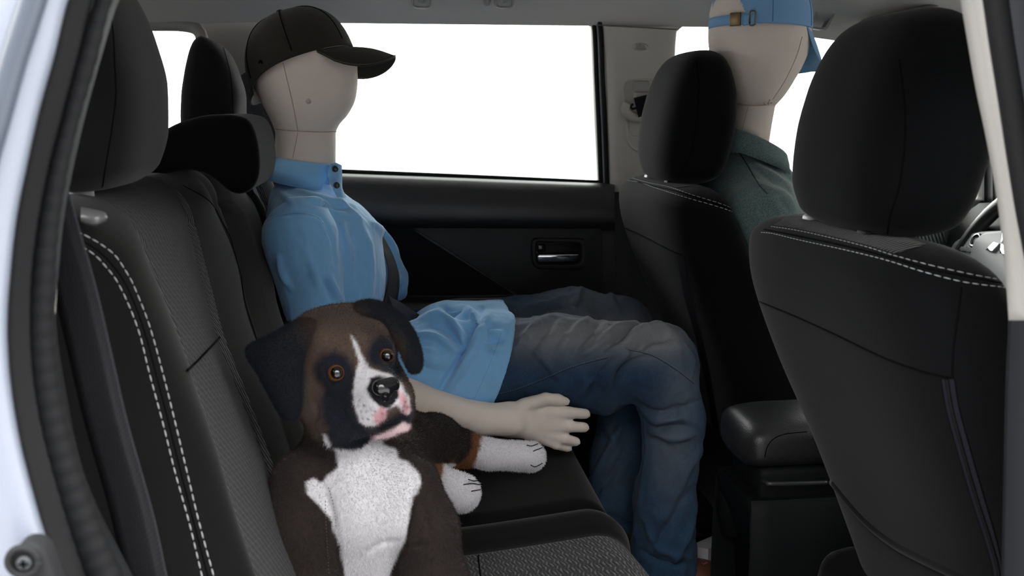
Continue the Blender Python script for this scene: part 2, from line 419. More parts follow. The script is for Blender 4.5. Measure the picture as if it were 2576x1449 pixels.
# ------------------------------------------------------------------ outside: paved ground and a pale building
G0 = -0.42
mk('ground', [(-40, -40, G0), (40, -40, G0), (40, 40, G0), (-40, 40, G0)], [[0, 1, 2, 3]],
   plain('grey_paving', (0.34, 0.34, 0.34), 0.9, var=0.15), smooth=False, kind='structure', label='grey paved ground outside the car')
bw = plain('white_render', (0.80, 0.82, 0.82), 0.9)
mk('wall_outside', *box((-14, 14.0, G0), (16, 14.3, 1.0), 0.02), bw, kind='structure', label='low white wall beyond the far window')

# unseen wall added beside the open door to shade the near side
mk('wall_shade_added', *box((-12, -5.4, G0), (12, -5.1, 3.3), 0.02), plain('grey_render', (0.18, 0.185, 0.20), 0.9, var=.08), kind='structure', label='unseen grey wall added behind the camera for shade')

# ------------------------------------------------------------------ car shell
def ceil_z(x, y):
    ay = abs(y); z = 1.30-0.05*(ay/0.6)**2
    e = np.clip((ay-0.54)/0.165, 0, 1); z = z-0.055*e**2.2
    z = z-0.10*np.clip((x-0.72)/0.75, 0, 1)**1.3-0.05*np.clip((-x-0.3)/0.9, 0, 1)
    return z
xs = np.linspace(-1.5, 1.42, 60); ys = np.r_[np.linspace(-.71, -.5, 12)[:-1], np.linspace(-.5, .5, 14)[:-1], np.linspace(.5, .71, 16)]
G = np.array([[(x, y, ceil_z(x, y)) for y in ys] for x in xs]); Gt = G.copy(); Gt[..., 2] += 0.05
V, F = join([grid(G), grid(Gt, flip=True)])
mk('ceiling', V, F, LINER, kind='structure', label='grey fabric headliner')
# floor pan with a centre tunnel
yy = np.array([-.70, -.66, -.16, -.10, .10, .16, .66, .70]); zz = np.array([.16, .06, .05, .14, .14, .05, .06, .16])
G = np.array([[(x, y, z+max(0, (x-1.25))*1.2+max(0, -.05-x)*0.8) for y, z in zip(yy, zz)] for x in np.linspace(-1.2, 1.7, 12)])
mk('floor', *grid(G), CARPET, kind='structure', label='black carpeted car floor')
mk('wall_front', *box((1.72, -.74, -.2), (1.78, .74, .75), 0.01), BLACKP, kind='structure', label='dark bulkhead ahead of the dashboard')
tg = [(-1.55, -.74, -.2), (-1.5, .74, .70)]
mk('wall_rear', *box(*tg, 0.01), BLACKP, kind='structure', label='dark tailgate behind the seats')
mk('window_4', *box((-1.53, -.62, .70), (-1.525, .62, 1.2)), GLASS, kind='structure', smooth=False, label='tailgate glass')
ws = [(1.42, -.66, 1.15), (1.42, .66, 1.15), (2.25, .70, .74), (2.25, -.70, .74)]
mk('window_5', ws+[(a, b, c+.006) for a, b, c in ws], [[0, 1, 2, 3], [7, 6, 5, 4], [0, 4, 5, 1], [1, 5, 6, 2], [2, 6, 7, 3], [3, 7, 4, 0]], GLASS, kind='structure', smooth=False, label='sloping windscreen')

# far side wall: pillar trim with three window openings
YW = 0.70
win_r = rounded([(735, 36), (1000, 31), (1300, 35), (1478, 41), (1494, 62), (1503, 300), (1511, 459), (1200, 446), (900, 432), (640, 420), (640, 350)], [14, 20, 20, 12, 10, 20, 3, 5, 5, 10, 20])
win_q = rounded([(150, 66), (480, 66), (500, 84), (500, 420), (470, 470), (100, 470), (100, 100)], [10, 26, 26, 30, 30, 10, 30])
win_f = rounded([(1694, 54), (1900, 57), (2125, 98), (2300, 165), (2477, 315), (2480, 505), (1680, 500), (1690, 250)], [70, 60, 40, 40, 20, 10, 30, 60])
outer = [(-700, -60), (3600, -60), (3600, 1500), (-700, 1500)]
V, F = plateY([(-700, -30), (2700, -30), (2900, 560), (2900, 1560), (-700, 1560)], [win_r, win_q, win_f], YW+0.03, 0.05, 0.004)
mk('wall_left', V, F, plain('shaded_trim', (.20, .188, .175), .65, grain=500, gs=.2), sharp=40, kind='structure', label='pillar trim along the far side of the car, darkened to grey-beige for shade')  # trim colour darkened to hold the shade that falls on it
def pane(name, poly, Y, label):
    V, F = plateY(poly, [], Y, 0.004, 0.0); return mk(name, V, F, GLASS, smooth=False, kind='structure', label=label)
pane('window_1', win_r, YW+0.06, 'far rear door window, bright daylight behind')
pane('window_2', win_q, YW+0.06, 'small far quarter window behind the rear seat')
pane('window_3', win_f, YW+0.06, 'far front door window beside the seated driver figure')
# lower side of the far wall is dark
V, F = plateY([(1500, 484), (1720, 482), (3000, 520), (3000, 1560), (1500, 1560)], [], YW-0.005, 0.03, 0.004)
mk('trim_1', V, F, DARKP2, sharp=40, kind='structure', label='dark lower pillar and sill trim')
# B pillar cover in cream, softly rounded towards the rear window
prof = [(1513, YW+.050), (1513, YW+.034), (1517, YW+.016), (1525, YW+.000), (1538, YW-.011), (1560, YW-.018), (1640, YW-.018), (1684, YW-.012), (1696, YW+.005), (1697, YW+.03)]
rows = [(66, -8, 6), (120, -4, 2), (200, 0, 0), (300, 4, -4), (400, 8, -10), (482, 11, -14)]
G = np.array([[P(px+dl+(dr-dl)*np.clip((px-1514)/180, 0, 1), r+(px-1514)*0.055*(1 if r < 80 else .3), Y) for px, Y in prof] for r, dl, dr in rows])
Gd = np.stack([spl(G[:, j], 24) for j in range(G.shape[1])], 1); Gd = np.stack([spl(Gd[i], 40) for i in range(24)], 0)
bp = mk('trim_2', *grid(Gd), CREAM, kind='structure', label='cream cover of the far B-pillar')
bpb = bvh_of(*grid(Gd))
# joint between headliner and pillar covers
for i, ln in enumerate([[(1503, 63), (1600, 68), (1702, 74)], [(340, 50), (480, 45), (640, 39)]]):
    p = np.array([P(a, b, YW-.02 if i == 0 else YW+.028) for a, b in spl(ln, 14)])
    mk('trim_joint', *tube(p, 0.0011, 6), plain('joint_grey', (.10, .095, .09), .9), bp)
# recessed belt panel, height adjuster and belt guide on the pillar
def ringline(poly, r, b, n, m, name, parent, lift=0.0, **kw):
    p, _ = hits(b, list(poly)+[poly[0]], n, lift); return mk(name, *tube(p, r, 8), m, parent, **kw)
panel = rounded([(1568, 202), (1672, 199), (1700, 260), (1690, 372), (1606, 384), (1578, 360)], [22, 20, 20, 20, 34, 24])
ringline(panel, 0.0022, bpb, 90, CREAM, 'belt_panel_rim', bp)
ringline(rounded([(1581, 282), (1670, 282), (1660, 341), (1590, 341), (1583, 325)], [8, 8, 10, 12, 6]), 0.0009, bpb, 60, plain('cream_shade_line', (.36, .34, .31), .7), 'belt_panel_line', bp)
cy = YW-.018
adj = mk('height_adjuster', *box(P(1592, 256, cy), P(1635, 207, cy-.016), 0.006, 3), CREAM, bp, label='cream belt height adjuster button')
mk('adjuster_cap', *box(P(1591, 233, cy-.010), P(1636, 204, cy-.022), 0.005, 3), CREAM2, adj)
g0 = np.array([P(x, y, cy-.012) for x, y in spl([(1580, 262), (1574, 274), (1580, 288), (1600, 297), (1630, 296), (1662, 288)], 24)])
mk('belt_guide', *tube(g0, np.linspace(.011, .007, 24), 10), CREAM, bp)
g1 = np.array([P(x, y, cy-.022) for x, y in spl([(1593, 262), (1587, 267), (1593, 274), (1620, 262), (1645, 248), (1664, 222)], 20)])
mk('belt_guide_loop', *tube(g1, .0025, 8), RUBBER, bp)
wb = thing('seat_belt', P(1640, 270, cy-.02), 'short black belt webbing threaded through the guide on the cream far pillar', 'seat belt')
WEB = ribbed('belt_webbing', (0.020, 0.020, 0.028), (0.055, 0.055, 0.068), pitch=0.0022, dash=0.004, duty=0.5)
WEBG = ribbed('grey_belt_webbing', (0.20, 0.185, 0.195), (0.30, 0.28, 0.29), pitch=0.0018, dash=0.005, duty=0.5)
p = np.array([P(*q) for q in spl([(1600, 271, cy-.026), (1640, 262, cy-.034), (1690, 262, cy-.05), (1760, 330, .60)], 16)])
mk('webbing', *(lambda r: (r[0], r[1]))(ribbon(p, (0.35, 0, 1), .042, .0014)), WEB, wb)
# airbag badge on the pillar: raised oval with lettering
def text3(body, size, origin, xdir, ydir, m, name, parent, ext=0.0006, align='CENTER', **kw):
    cu = bpy.data.curves.new('tmp', 'FONT'); cu.body = body; cu.size = size; cu.extrude = ext; cu.align_x = align; cu.align_y = 'CENTER'; cu.resolution_u = 3
    ob = bpy.data.objects.new('tmp', cu); me = bpy.data.meshes.new_from_object(ob)
    V = np.array([tuple(v.co) for v in me.vertices]); F = [list(q.vertices) for q in me.polygons]
    bpy.data.objects.remove(ob); bpy.data.curves.remove(cu); bpy.data.meshes.remove(me)
    xd, yd = np.array(xdir, float), np.array(ydir, float); zd = np.cross(xd, yd)
    return mk(name, np.asarray(origin)+V[:, :1]*xd+V[:, 1:2]*yd+V[:, 2:]*zd, F, m, parent, smooth=False, **kw)
c0 = hits(bpb, [(1611, 118), (1612, 118)], 2, 0.0004)[0][0]
a = np.linspace(0, 2*math.pi, 40); el = np.array([c0+(.0170*math.cos(t), 0, .0088*math.sin(t)) for t in a])
badge = mk('airbag_badge', *tube(el, .0007, 6), CREAM, bp)
BADGE = plain('cream_letter', (0.27, .25, .225), .6)
text3('SRS', .0115, c0+(0, -.0003, .0023), (1.25, 0, 0), (0, 0, 1), BADGE, 'lettering', badge)
text3('AIRBAG', .0062, c0+(0, -.0003, -.0042), (1.15, 0, 0), (0, 0, 1), BADGE, 'lettering', badge)

# far rear door
prof = [(0, .712), (2, .700), (7, .684), (14, .672), (30, .658), (52, .648), (80, .640), (110, .640), (126, .646), (131, .655), (136, .668), (150, .672), (290, .672),
        (302, .668), (308, .645), (316, .622), (326, .612), (345, .610), (400, .622), (560, .64), (820, .65)]
def door_row(t):
    top = 422+(460-422)*t; crease = 566+(571-566)*t; arm = 752-2*t; out = []
    for d, Y in prof:
        r = top+d*(crease-top)/131 if d <= 131 else crease+(d-131)*(arm-crease)/(308-131) if d <= 308 else arm+(d-308)
        out.append((r, Y))
    return out
n = 40; G = []
for t in np.linspace(0, 1, n):
    px0, px1 = 560, 1532; G.append(spl([P(px0+(px1-px0)*t+(14 if t > .98 else 0), r, Y) for r, Y in door_row(t)], 90))
G = np.array(G); V, F = grid(G)
door = mk('door_1', V, F, DARKP, kind='structure', label='far rear door panel in dark grained plastic')
doorb = bvh_of(V, F)
# window weatherstrip and frame
p = np.array([P(a, b, YW+.012) for a, b in spl([(640, 423), (860, 432), (1200, 446), (1512, 460)], 30)])
mk('weatherstrip', *tube(p, .0055, 8), RUBBER, door)
for off, r, m in ((0, .0052, RUBBER), (9, .0030, plain('blue_grey_seal', (.12, .13, .15), .4)), (16, .0048, RUBBER)):
    p = np.array([P(a+off, b, YW+.012-off*.0006) for a, b in spl([(1470, 38), (1488, 48), (1496, 80), (1501, 200), (1507, 330), (1512, 470), (1518, 620), (1530, 820)], 50)])
    mk('frame_seal', *tube(p, r, 8), m, door)
# raised insert right of the diagonal crease
V, F = plateY(rounded([(1040, 573), (1514, 575), (1522, 742), (1302, 742)], [3, 8, 10, 8]), [], .6665, .006, .001)
mk('insert_panel', V, F, DARKP2, door, sharp=40)
V, F = plateY([(700, 577), (1037, 577), (1299, 744), (700, 744)], [], .671, .006, .001)
mk('fabric_insert', V, F, knit('door_fabric', (.012, .012, .014), sheen=.1), door, sharp=40)
# armrest ledge with a switch panel
V, F = join([(lambda q: (np.array([P(a, b, c) for a, b, c in q]), [[0, 1, 2, 3]]))(q) for q in
             ([(1112, 768, .60), (1150, 744, .655), (1420, 742, .655), (1420, 770, .60)], [(1112, 768, .60), (1420, 770, .60), (1420, 800, .60), (1112, 800, .60)])])
mk('armrest', V, F, DARKP, door, smooth=False)
p = np.array([P(a, b, c) for a, b, c in spl([(1112, 768, .598), (1132, 756, .625), (1160, 753, .63), (1300, 752, .63), (1420, 754, .63)], 30)])
mk('armrest_edge', *tube(p, .0028, 8), plain('grey_satin', (.10, .10, .105), .35), door)
mk('window_switch', *box(P(1150, 752, .645), P(1290, 738, .655), .003), DARKP2, door)
# door handle: bezel, cup, lever, lock tab
hy = .656
o_ = rounded([(1336, 598), (1478, 601), (1476, 668), (1462, 680), (1352, 678), (1338, 662)], [20, 20, 24, 24, 24, 20])
i_ = rounded([(1350, 610), (1464, 612), (1462, 656), (1452, 664), (1356, 663), (1350, 655)], [7, 14, 12, 12, 6, 6])
V, F = plateY(o_, [i_], hy, .012, .004); hd = mk('door_handle', V, F, DARKP2, door, sharp=40, label='recessed door handle with chrome lever')
V, F = plateY(i_, [], hy+.009, .004, 0); mk('handle_cup', V, F, GLOSSB, hd, smooth=False)
lv = rounded([(1352, 645), (1357, 641), (1456, 640), (1456, 650), (1448, 658), (1353, 661)], [2, 2, 1, 4, 4, 2])
V, F = plateY(lv, [], hy-.012, .011, .002); mk('lever', V, F, CHROME, hd, sharp=30, label='chrome lever')
mk('lock_tab', *box(P(1353, 636, hy-.006), P(1372, 614, hy+.006), .002), GLOSSB, hd)
# quarter window surround behind the rear seats
q = np.array([P(a, b, YW+.012) for a, b in spl([(150, 62), (380, 62), (460, 64), (497, 76), (510, 110), (512, 200), (508, 330)], 60)])
mk('trim_3', *tube(q, .013, 10), CREAM2, kind='structure', label='pale edge around the far quarter window')
q = np.array([P(a, b, YW+.035) for a, b in spl([(150, 67), (380, 67), (460, 68), (490, 78), (500, 105), (501, 330)], 60)])
mk('trim_4', *tube(q, .004, 8), RUBBER, kind='structure', label='black seal of the far quarter window')

# near side: painted body edge, flange and ribbed door seal around the open rear doorway
paint = [(168, 0), (135, 135), (100, 260), (65, 415), (40, 540), (22, 700), (15, 825), (22, 950), (40, 1075), (65, 1175), (100, 1315), (155, 1449), (240, 1620)]
seal0 = [(235, 0), (185, 200), (145, 340), (115, 475), (95, 600), (82, 725), (82, 775), (90, 925), (110, 1050), (145, 1185), (190, 1325), (225, 1449), (300, 1620)]
seal1 = [(287, 0), (250, 120), (220, 225), (185, 360), (172, 425), (150, 540), (132, 725), (125, 800), (127, 890), (142, 1000), (168, 1120), (205, 1240), (250, 1350), (300, 1449), (400, 1620)]
seal1 = [tuple(q) for q in spl(seal1, 13)]; seal0 = [tuple(q) for q in spl(seal0, 13)]; paint = [tuple(q) for q in spl(paint, 13)]
top = lambda L: [(L[0][0]+330, -500), (L[0][0]+180, -290), (L[0][0]*2-L[1][0]+20, -120)]+L
paint, seal0, seal1 = top(paint), top(seal0), top(seal1)
off = lambda L, dx, Y: [(a+dx, b, Y) for a, b in L]
mid = lambda A, B, t, Y: [(a+(c-a)*t, b+(d-b)*t, Y) for (a, b), (c, d) in zip(A, B)]
V, F = strip([off(paint, -900, -.735), off(paint, -560, -.765), off(paint, -330, -.795), off(paint, -120, -.812), off(paint, -70, -.812), off(paint, -14, -.806), off(paint, -3, -.802), off(paint, 2, -.796), off(paint, 4, -.775)], 60)
body = mk('wall_right', V, F, PAINT, kind='structure', label='white painted body side behind the open rear doorway')
# pressed crease running up the painted pillar, its shading put into a darker blue-grey
p = np.array([P(a, b, -.8135) for a, b in spl([(100, -60), (62, 60), (30, 160), (-6, 290), (-60, 480)], 30)])
mk('pressed_crease', *tube(p, np.full(30, .0075), 10), plain('crease_shading', (.07, .085, .11), .4, coat=.2), body)
V, F = strip([off(paint, 4, -.775), mid(paint, seal0, .3, -.768), mid(paint, seal0, .8, -.766), mid(paint, seal0, 1.0, -.758)], 60)
mk('door_flange', V, F, RUBBER2, body)
c = [P((a+e)/2, (b+g)/2, -.757) for (a, b), (e, g) in zip(seal0, seal1)]; c = spl(c, 90)
w = spl([[np.linalg.norm(P(a, b, -.757)-P(e, g, -.757))/2] for (a, b), (e, g) in zip(seal0, seal1)], 90)[:, 0]
s = np.arange(90*3)
cc, ww = spl(c, 300), np.interp(np.linspace(0, 1, 300), np.linspace(0, 1, 90), w)
mk('door_seal', *tube(cc, ww*(0.94+0.035*np.sin(np.arange(300)*1.05)), 14), RUBBER, body, label='ribbed black rubber door seal')
V, F = strip([mid(seal0, seal1, .85, -.745), off(seal1, 2, -.735), off(seal1, 12, -.715), off(seal1, 10, -.68), off(seal1, -60, -.64)], 60)
mk('pillar_return', V, F, DARKP2, body)
# lower flange beside the belt
V, F = strip([[(130, 775, -.72), (135, 900, -.72), (160, 1060, -.72), (205, 1220, -.72), (300, 1440, -.72), (390, 1620, -.72)], [(136, 775, -.71), (145, 890, -.71), (190, 1130, -.71), (235, 1260, -.71), (330, 1440, -.71), (420, 1620, -.71)],
              [(140, 775, -.66), (150, 890, -.66), (195, 1130, -.66), (240, 1260, -.66), (330, 1440, -.66), (420, 1620, -.66)]], 40)
mk('inner_flange', V, F, DARKP2, body)
V, F = strip([[(118, 640, -.69), (122, 780, -.69), (122, 890, -.69)], [(150, 640, -.685), (140, 780, -.685), (132, 890, -.685)]], 10)
mk('trim_5', V, F, CREAM, kind='structure', label='sliver of cream pillar trim beside the door seal')
# rubber stop with a cross-head screw on the painted sill
bs = thing('bumper_stop', P(80, 1440, -.81), 'grey rubber stop fixed with a cross-head screw on the painted body edge', 'rubber stop')
yb = -.83
V, F = plateY(rounded([(24, 1400), (50, 1370), (92, 1372), (116, 1400), (150, 1500), (250, 1800), (110, 1800), (50, 1470)], [24, 18, 18, 22, 8, 8, 8, 20]), [], yb, .02, .005)
GREYR = plain('mid_grey_rubber', (.015, .0155, .017), .7, spec=.25, grain=500, gs=.2)
mk('pad', V, F, GREYR, bs, sharp=40)
c0 = P(58, 1412, yb-.002); a = np.linspace(0, 2*math.pi, 33); R = .0085
mk('screw_collar', *tube(np.array([c0+(R*math.cos(t), 0, R*math.sin(t)) for t in a]), .0022, 8), GREYR, bs)
def disc(c, r, y0, y1, n=24):
    a = np.linspace(0, 2*math.pi, n, endpoint=False); G = np.array([[(c[0]+q*math.cos(t), y, c[2]+q*math.sin(t)) for t in a] for q, y in ((r, y1), (r, y0+r*.15), (r*.85, y0), (r*.05, y0))])
    V, F = grid(G, close_u=True); return cap_ends(G, V, F)
mk('screw_well', *disc(c0, .0078, c0[1]-.0008, c0[1]+.004), BLACKP, bs)
sc = mk('screw', *disc(c0+(.0012, 0, -.0004), .0042, c0[1]-.0032, c0[1]+.002), plain('dark_screw', (.06, .065, .07), .5, metal=.5), bs)
for dx, dz in ((.0028, .0007), (.0007, .0028)):
    q = c0+(.0012, -.0036, -.0004); mk('screw_slot', *box(q-(dx, .0002, dz), q+(dx, .0006, dz)), SEAMD, sc, smooth=False)

# near B-pillar: cream cover above, dark cover below, rubber seal on its outer edge
L0 = [(2270, -500), (2345, -280), (2400, -80), (2417, 0), (2440, 150), (2470, 300), (2500, 450), (2520, 600), (2532, 720), (2537, 806)]
L1 = [(2330, -500), (2400, -280), (2458, -80), (2472, 0), (2510, 240), (2542, 450), (2576, 640), (2612, 780), (2640, 860)]
L1 = [tuple(q) for q in spl(L1, 10)]; L0 = [tuple(q) for q in spl(L0, 10)]
L1[-1] = (2640, 818)
V, F = strip([off(L0, 30, -.60), off(L0, 6, -.665), off(L0, 0, -.69), off(L0, 4, -.705), mid(L0, L1, .5, -.715), mid(L0, L1, .93, -.716), off(L1, 2, -.705)], 50)
mk('trim_6', V, F, CREAM2, kind='structure', label='cream cover of the near B-pillar at the edge of the doorway')
D0 = [(2537, 806), (2530, 950), (2526, 1100), (2522, 1300), (2518, 1500), (2514, 1700), (2500, 2600)]
V, F = strip([off(D0, 40, -.60), off(D0, 5, -.67), off(D0, 0, -.70), off(D0, 8, -.714), off(D0, 120, -.72), off(D0, 400, -.72)], 40)
mk('trim_7', V, F, plain('dark_blue_grey_trim', (.0055, .0065, .0085), .65, spec=.2, grain=300, gs=.2), kind='structure', label='dark lower cover of the near B-pillar')
c = np.array([P((a+36), b, -.738) for a, b in spl(L1, 260)]); w = np.full(260, .0096)
mk('trim_8', *tube(c, w, 14), RUBBER, kind='structure', label='black ribbed door seal along the near B-pillar')
V, F = strip([off(L1, 46, -.735), off(L1, 66, -.748), off(L1, 110, -.752), off(L1, 118, -.785), off(L1, 340, -.80)], 40)
mk('trim_9', V, F, plain('blue_grey_body', (.010, .012, .016), .6), kind='structure', label='blue-grey body flange outside the B-pillar seal')
mk('trim_13', *tube(np.array([(x, -.715, ceil_z(x, .70)-.012+.02*np.clip((x+.4)/.8, 0, 1)*0) for x in np.linspace(-1.5, 1.4, 40)]), .026, 12), RUBBER2, kind='structure', label='roof rail above the near doors')
# near front door closing the side ahead of the pillar
mk('door_2', *box((.58, -.78, -.2), (2.3, -.74, .80), .01), DARKP2, kind='structure', label='closed near front door')
mk('window_6', *box((.58, -.77, .80), (1.9, -.765, 1.2)), GLASS, kind='structure', smooth=False, label='near front door window')
mk('wall_right', *box((-1.5, -.80, -.2), (-.42, -.72, .85), .01), PAINT, kind='structure', label='near rear wing behind the doorway')
# ------------------------------------------------------------------ front seats
def dash_part(b, line, n, name, parent, L=.0062, gap=.0022, r=.00048):
    p, _ = hits(b, line, n, r*.8)
    return mk(name, *dashes(p, L, gap, r), THREAD, parent, kind='stuff', label='pale thread')
def seam_part(b, line, n, parent, r=.0009, name='seam', m=None, lift=0.0):
    p, _ = hits(b, line, n, lift); return mk(name, *tube(p, r, 6), m or SEAMD, parent)
def patch(b, A, B, n, m, lift):
    """surface piece lying on a mesh between two pixel lines"""
    A, B = spl(A, n), spl(B, n); pts, uv, idx = [], [], {}
    for i in range(n):
        for j in range(m):
            q = A[i]+(B[i]-A[i])*j/(m-1); d = ray(*q); h = b.ray_cast(Vector(CAM), Vector(d).normalized())
            if h[0] is None: continue
            nn = np.array(h[1]); nn = -nn if np.dot(nn, d) > 0 else nn
            idx[i, j] = len(pts); pts.append(np.array(h[0])+nn*lift)
    F = [[idx[i, j], idx[i+1, j], idx[i+1, j+1], idx[i, j+1]] for i in range(n-1) for j in range(m-1) if all(k in idx for k in ((i, j), (i+1, j), (i+1, j+1), (i, j+1)))]
    return np.array(pts), F
def front_seat(yc, name, label):
    s = thing(name, (.62, yc, .10), label, 'car seat')
    key = [(.30, .655, .86, .215, 3.2), (.42, .612, .80, .225, 3.4), (.56, .558, .72, .236, 3.6), (.68, .505, .655, .246, 3.8), (.76, .474, .615, .247, 3.8), (.80, .463, .598, .243, 3.7), (.838, .458, .583, .228, 3.5), (.856, .460, .578, .208, 3.3), (.870, .464, .572, .178, 3.0)]
    V, F, uv = loftz([(z, a, b, yc-h, yc+h, n) for z, a, b, h, n in key], M=100, N=96, top=.032)
    back = mk('backrest', V, F, KNIT, s, uv=uv); bb = bvh_of(V, F)
    hk = [(.868, .495, .575, .090, 2.8), (.885, .482, .594, .122, 3.0), (.92, .475, .606, .135, 3.2), (.97, .479, .614, .137, 3.4), (1.02, .489, .615, .132, 3.4), (1.06, .502, .609, .120, 3.2), (1.085, .516, .600, .102, 3.0), (1.103, .535, .588, .070, 2.6)]
    V, F, uv = loftz([(z, a, b, yc-h, yc+h, n) for z, a, b, h, n in hk], M=90, N=80, top=.012, bot=.012)
    hr = mk('headrest', V, F, KNIT, s, uv=uv); hb = bvh_of(V, F)
    for dy in (-.062, .078):
        mk('headrest_post', *tube([(.512, yc+dy, .80), (.510, yc+dy, .90)], .006, 12), STEEL, s)
        mk('post_guide', *box((.494, yc+dy-.013, .858), (.528, yc+dy+.013, .876), .004), BLACKP if dy < 0 else SILVERP, s)
    c = box((.60, yc-.25, .22), (1.12, yc+.25, .38), .05, 4); mk('cushion', *c, KNIT, s)
    mk('base', *box((.72, yc-.22, .08), (1.08, yc+.22, .23), .02), BLACKP, s)
    for dy in (-.19, .19): mk('rail', *box((.70, yc+dy-.02, .052), (1.1, yc+dy+.02, .085), .005), BLACKP, s)
    return s, back, bb, hr, hb
ns, nback, nb, nhr, nhb = front_seat(-.37, 'car_seat', 'large dark front seat nearest the doorway, seen from behind, with a zip on its back')
fs, fback, fb, fhr, fhb = front_seat(.37, 'car_seat', 'dark front seat on the far side that holds the green-shirted figure')
TOPRIB = ribbed('ribbed_top', (0.0085, 0.0085, 0.0105), (0.032, 0.030, 0.030), pitch=0.0052, dash=0.012, duty=.5)
# near seat: stitching, seams, zip, lower flap
up = [(1940, 570), (2000, 579), (2075, 595), (2175, 620), (2255, 645), (2350, 670), (2450, 692), (2540, 708)]
lo = [(1915, 585), (1945, 588), (2015, 605), (2130, 630), (2230, 655), (2325, 685), (2425, 710), (2540, 725)]
dash_part(nb, up, 200, 'stitching', nback); dash_part(nb, lo, 200, 'stitching', nback)
seam_part(nb, [(1922, 577), (2000, 592), (2130, 620), (2255, 652), (2350, 680), (2540, 716)], 120, nback, .0012)
V, F = patch(nb, [(1948, 568), (2000, 576), (2075, 592), (2175, 617), (2252, 641)], [(1975, 549), (2040, 545), (2130, 556), (2230, 583), (2330, 617)], 60, 24, .0012)
uvp = np.stack([V[:, 1], V[:, 0]], -1); mk('top_insert', V, F, TOPRIB, nback, uv=uvp)
seam_part(nb, [(1905, 756), (2000, 795), (2110, 845), (2225, 900), (2325, 935), (2398, 952)], 80, nback, .0010)
seam_part(nb, [(2418, 724), (2408, 800), (2398, 880), (2396, 954)], 40, nback, .0011)
zc = [(2385, 953), (2398, 1030), (2425, 1130), (2460, 1250), (2492, 1350), (2512, 1420), (2520, 1475)]
V, F = patch(nb, [(a-15, b) for a, b in zc], [(a+15-max(0, b-1300)*.06, b) for a, b in zc], 60, 4, .0010)
ZIPT = plain('zip_tape', (.011, .0105, .015), .9, spec=.1, grain=900, gs=.4); zp = mk('zip_tape', V, F, ZIPT, nback, label='dark purple-grey zip tape')
p, _ = hits(nb, [(a-1, b) for a, b in zc], 300, .0016); mk('zip_teeth', *tube(p, .0016*(1+.35*np.sin(np.arange(len(p))*2.1)), 6), BLACKP, zp, kind='stuff')
for d in (-17, 16): seam_part(nb, [(a+d-(max(0, b-1300)*.06 if d > 0 else 0), b) for a, b in zc], 60, zp, .0007)
p, _ = hits(nb, [(2036, 1130), (2060, 1170), (2100, 1222), (2175, 1310), (2250, 1370), (2325, 1410), (2390, 1440), (2450, 1470)], 60, -.001)
mk('lower_flap_edge', *tube(p, .0055, 10), KNIT2, nback)
seam_part(nhb, [(2262, 150), (2272, 230), (2278, 300), (2275, 380), (2262, 470), (2240, 540), (2232, 588)], 70, nhr, .0009)
# far seat
up = [(1576, 444), (1632, 460), (1685, 471), (1742, 491), (1798, 508), (1838, 523), (1864, 537), (1885, 552)]
lo = [(1563, 452), (1609, 459), (1649, 473), (1699, 489), (1745, 503), (1798, 518), (1848, 536), (1881, 562), (1902, 595)]
dash_part(fb, up, 200, 'stitching', fback, .0066, .0026, .0006); dash_part(fb, lo, 200, 'stitching', fback, .0066, .0026, .0006)
seam_part(fb, [(1566, 447), (1640, 467), (1700, 481), (1800, 513), (1850, 530), (1886, 560)], 90, fback, .0012)
V, F = patch(fb, [(1580, 443), (1632, 458), (1680, 469), (1700, 474)], [(1590, 440), (1640, 444), (1690, 455), (1740, 468)], 40, 14, .0012)
if len(F): mk('top_insert', V, F, TOPRIB, fback, uv=np.stack([V[:, 1], V[:, 0]], -1))
seam_part(fb, [(1540, 562), (1566, 571), (1609, 589), (1659, 615), (1692, 632), (1716, 641)], 60, fback, .0012)
zc = [(1712, 645), (1720, 690), (1730, 745), (1747, 805), (1768, 885), (1787, 985), (1808, 1120), (1818, 1200)]
V, F = patch(fb, [(a-8, b) for a, b in zc], [(a+8, b) for a, b in zc], 50, 3, .001); mk('zip_tape', V, F, ZIPT, fback)
seam_part(fhb, [(1750, 150), (1757, 200), (1753, 300), (1735, 390), (1706, 450)], 60, fhr, .0010)

# centre console with a padded lid
cc_ = thing('centre_console', (.70, 0, .14), 'black centre console with a padded leather armrest lid between the front seats', 'console')
def pz(px, py, z):
    d = ray(px, py); return CAM+d*((z-CAM[2])/d[2])
k = [(.520, .040, .478, .508), (.526, .066, .467, .525), (.545, .076, .463, .535), (.60, .078, .463, .540), (.75, .078, .463, .540), (.86, .074, .463, .535), (.88, .05, .475, .515)]
R = []
a = np.linspace(0, 2*math.pi, 48, endpoint=False)
for x, hy_, z0, z1 in lerp_keys(k, 40): R.append(np.stack([np.full(48, x), hy_*np.sign(np.cos(a))*np.abs(np.cos(a))**.62, (z0+z1)/2+(z1-z0)/2*np.sign(np.sin(a))*np.abs(np.sin(a))**.62], -1))
R = np.array(R); V, F = grid(R, close_u=True); V, F = cap_ends(R, V, F)
lid = mk('armrest_lid', V, F, LEATHER, cc_); lb = bvh_of(V, F)
seam_part(lb, [(1924, 1150), (1930, 1125), (1945, 1105), (1975, 1092), (2030, 1086)], 30, lid, .0008)
mk('lid_base', *box((.545, -.066, .41), (.87, .066, .468), .012), BLACKP, cc_)
prof = [(-.088, .10), (-.088, .34), (-.080, .405), (-.072, .420), (0, .421), (.072, .420), (.080, .405), (.088, .34), (.088, .10)]
G = np.array([[(x, y*s, z) for y, z in prof] for x, s in ((.575, .86), (.560, .90), (.535, .93), (.527, .96), (.53, 1.0), (.56, 1.02), (.80, 1.05), (1.2, 1.1))])
for j, dz in enumerate((-.25, -.12, -.045, -.012)): G[j, :, 2] = np.minimum(G[j, :, 2], .421+dz)
V, F = grid(G); mk('console_box', V, F, BLACKP, cc_, sharp=50)
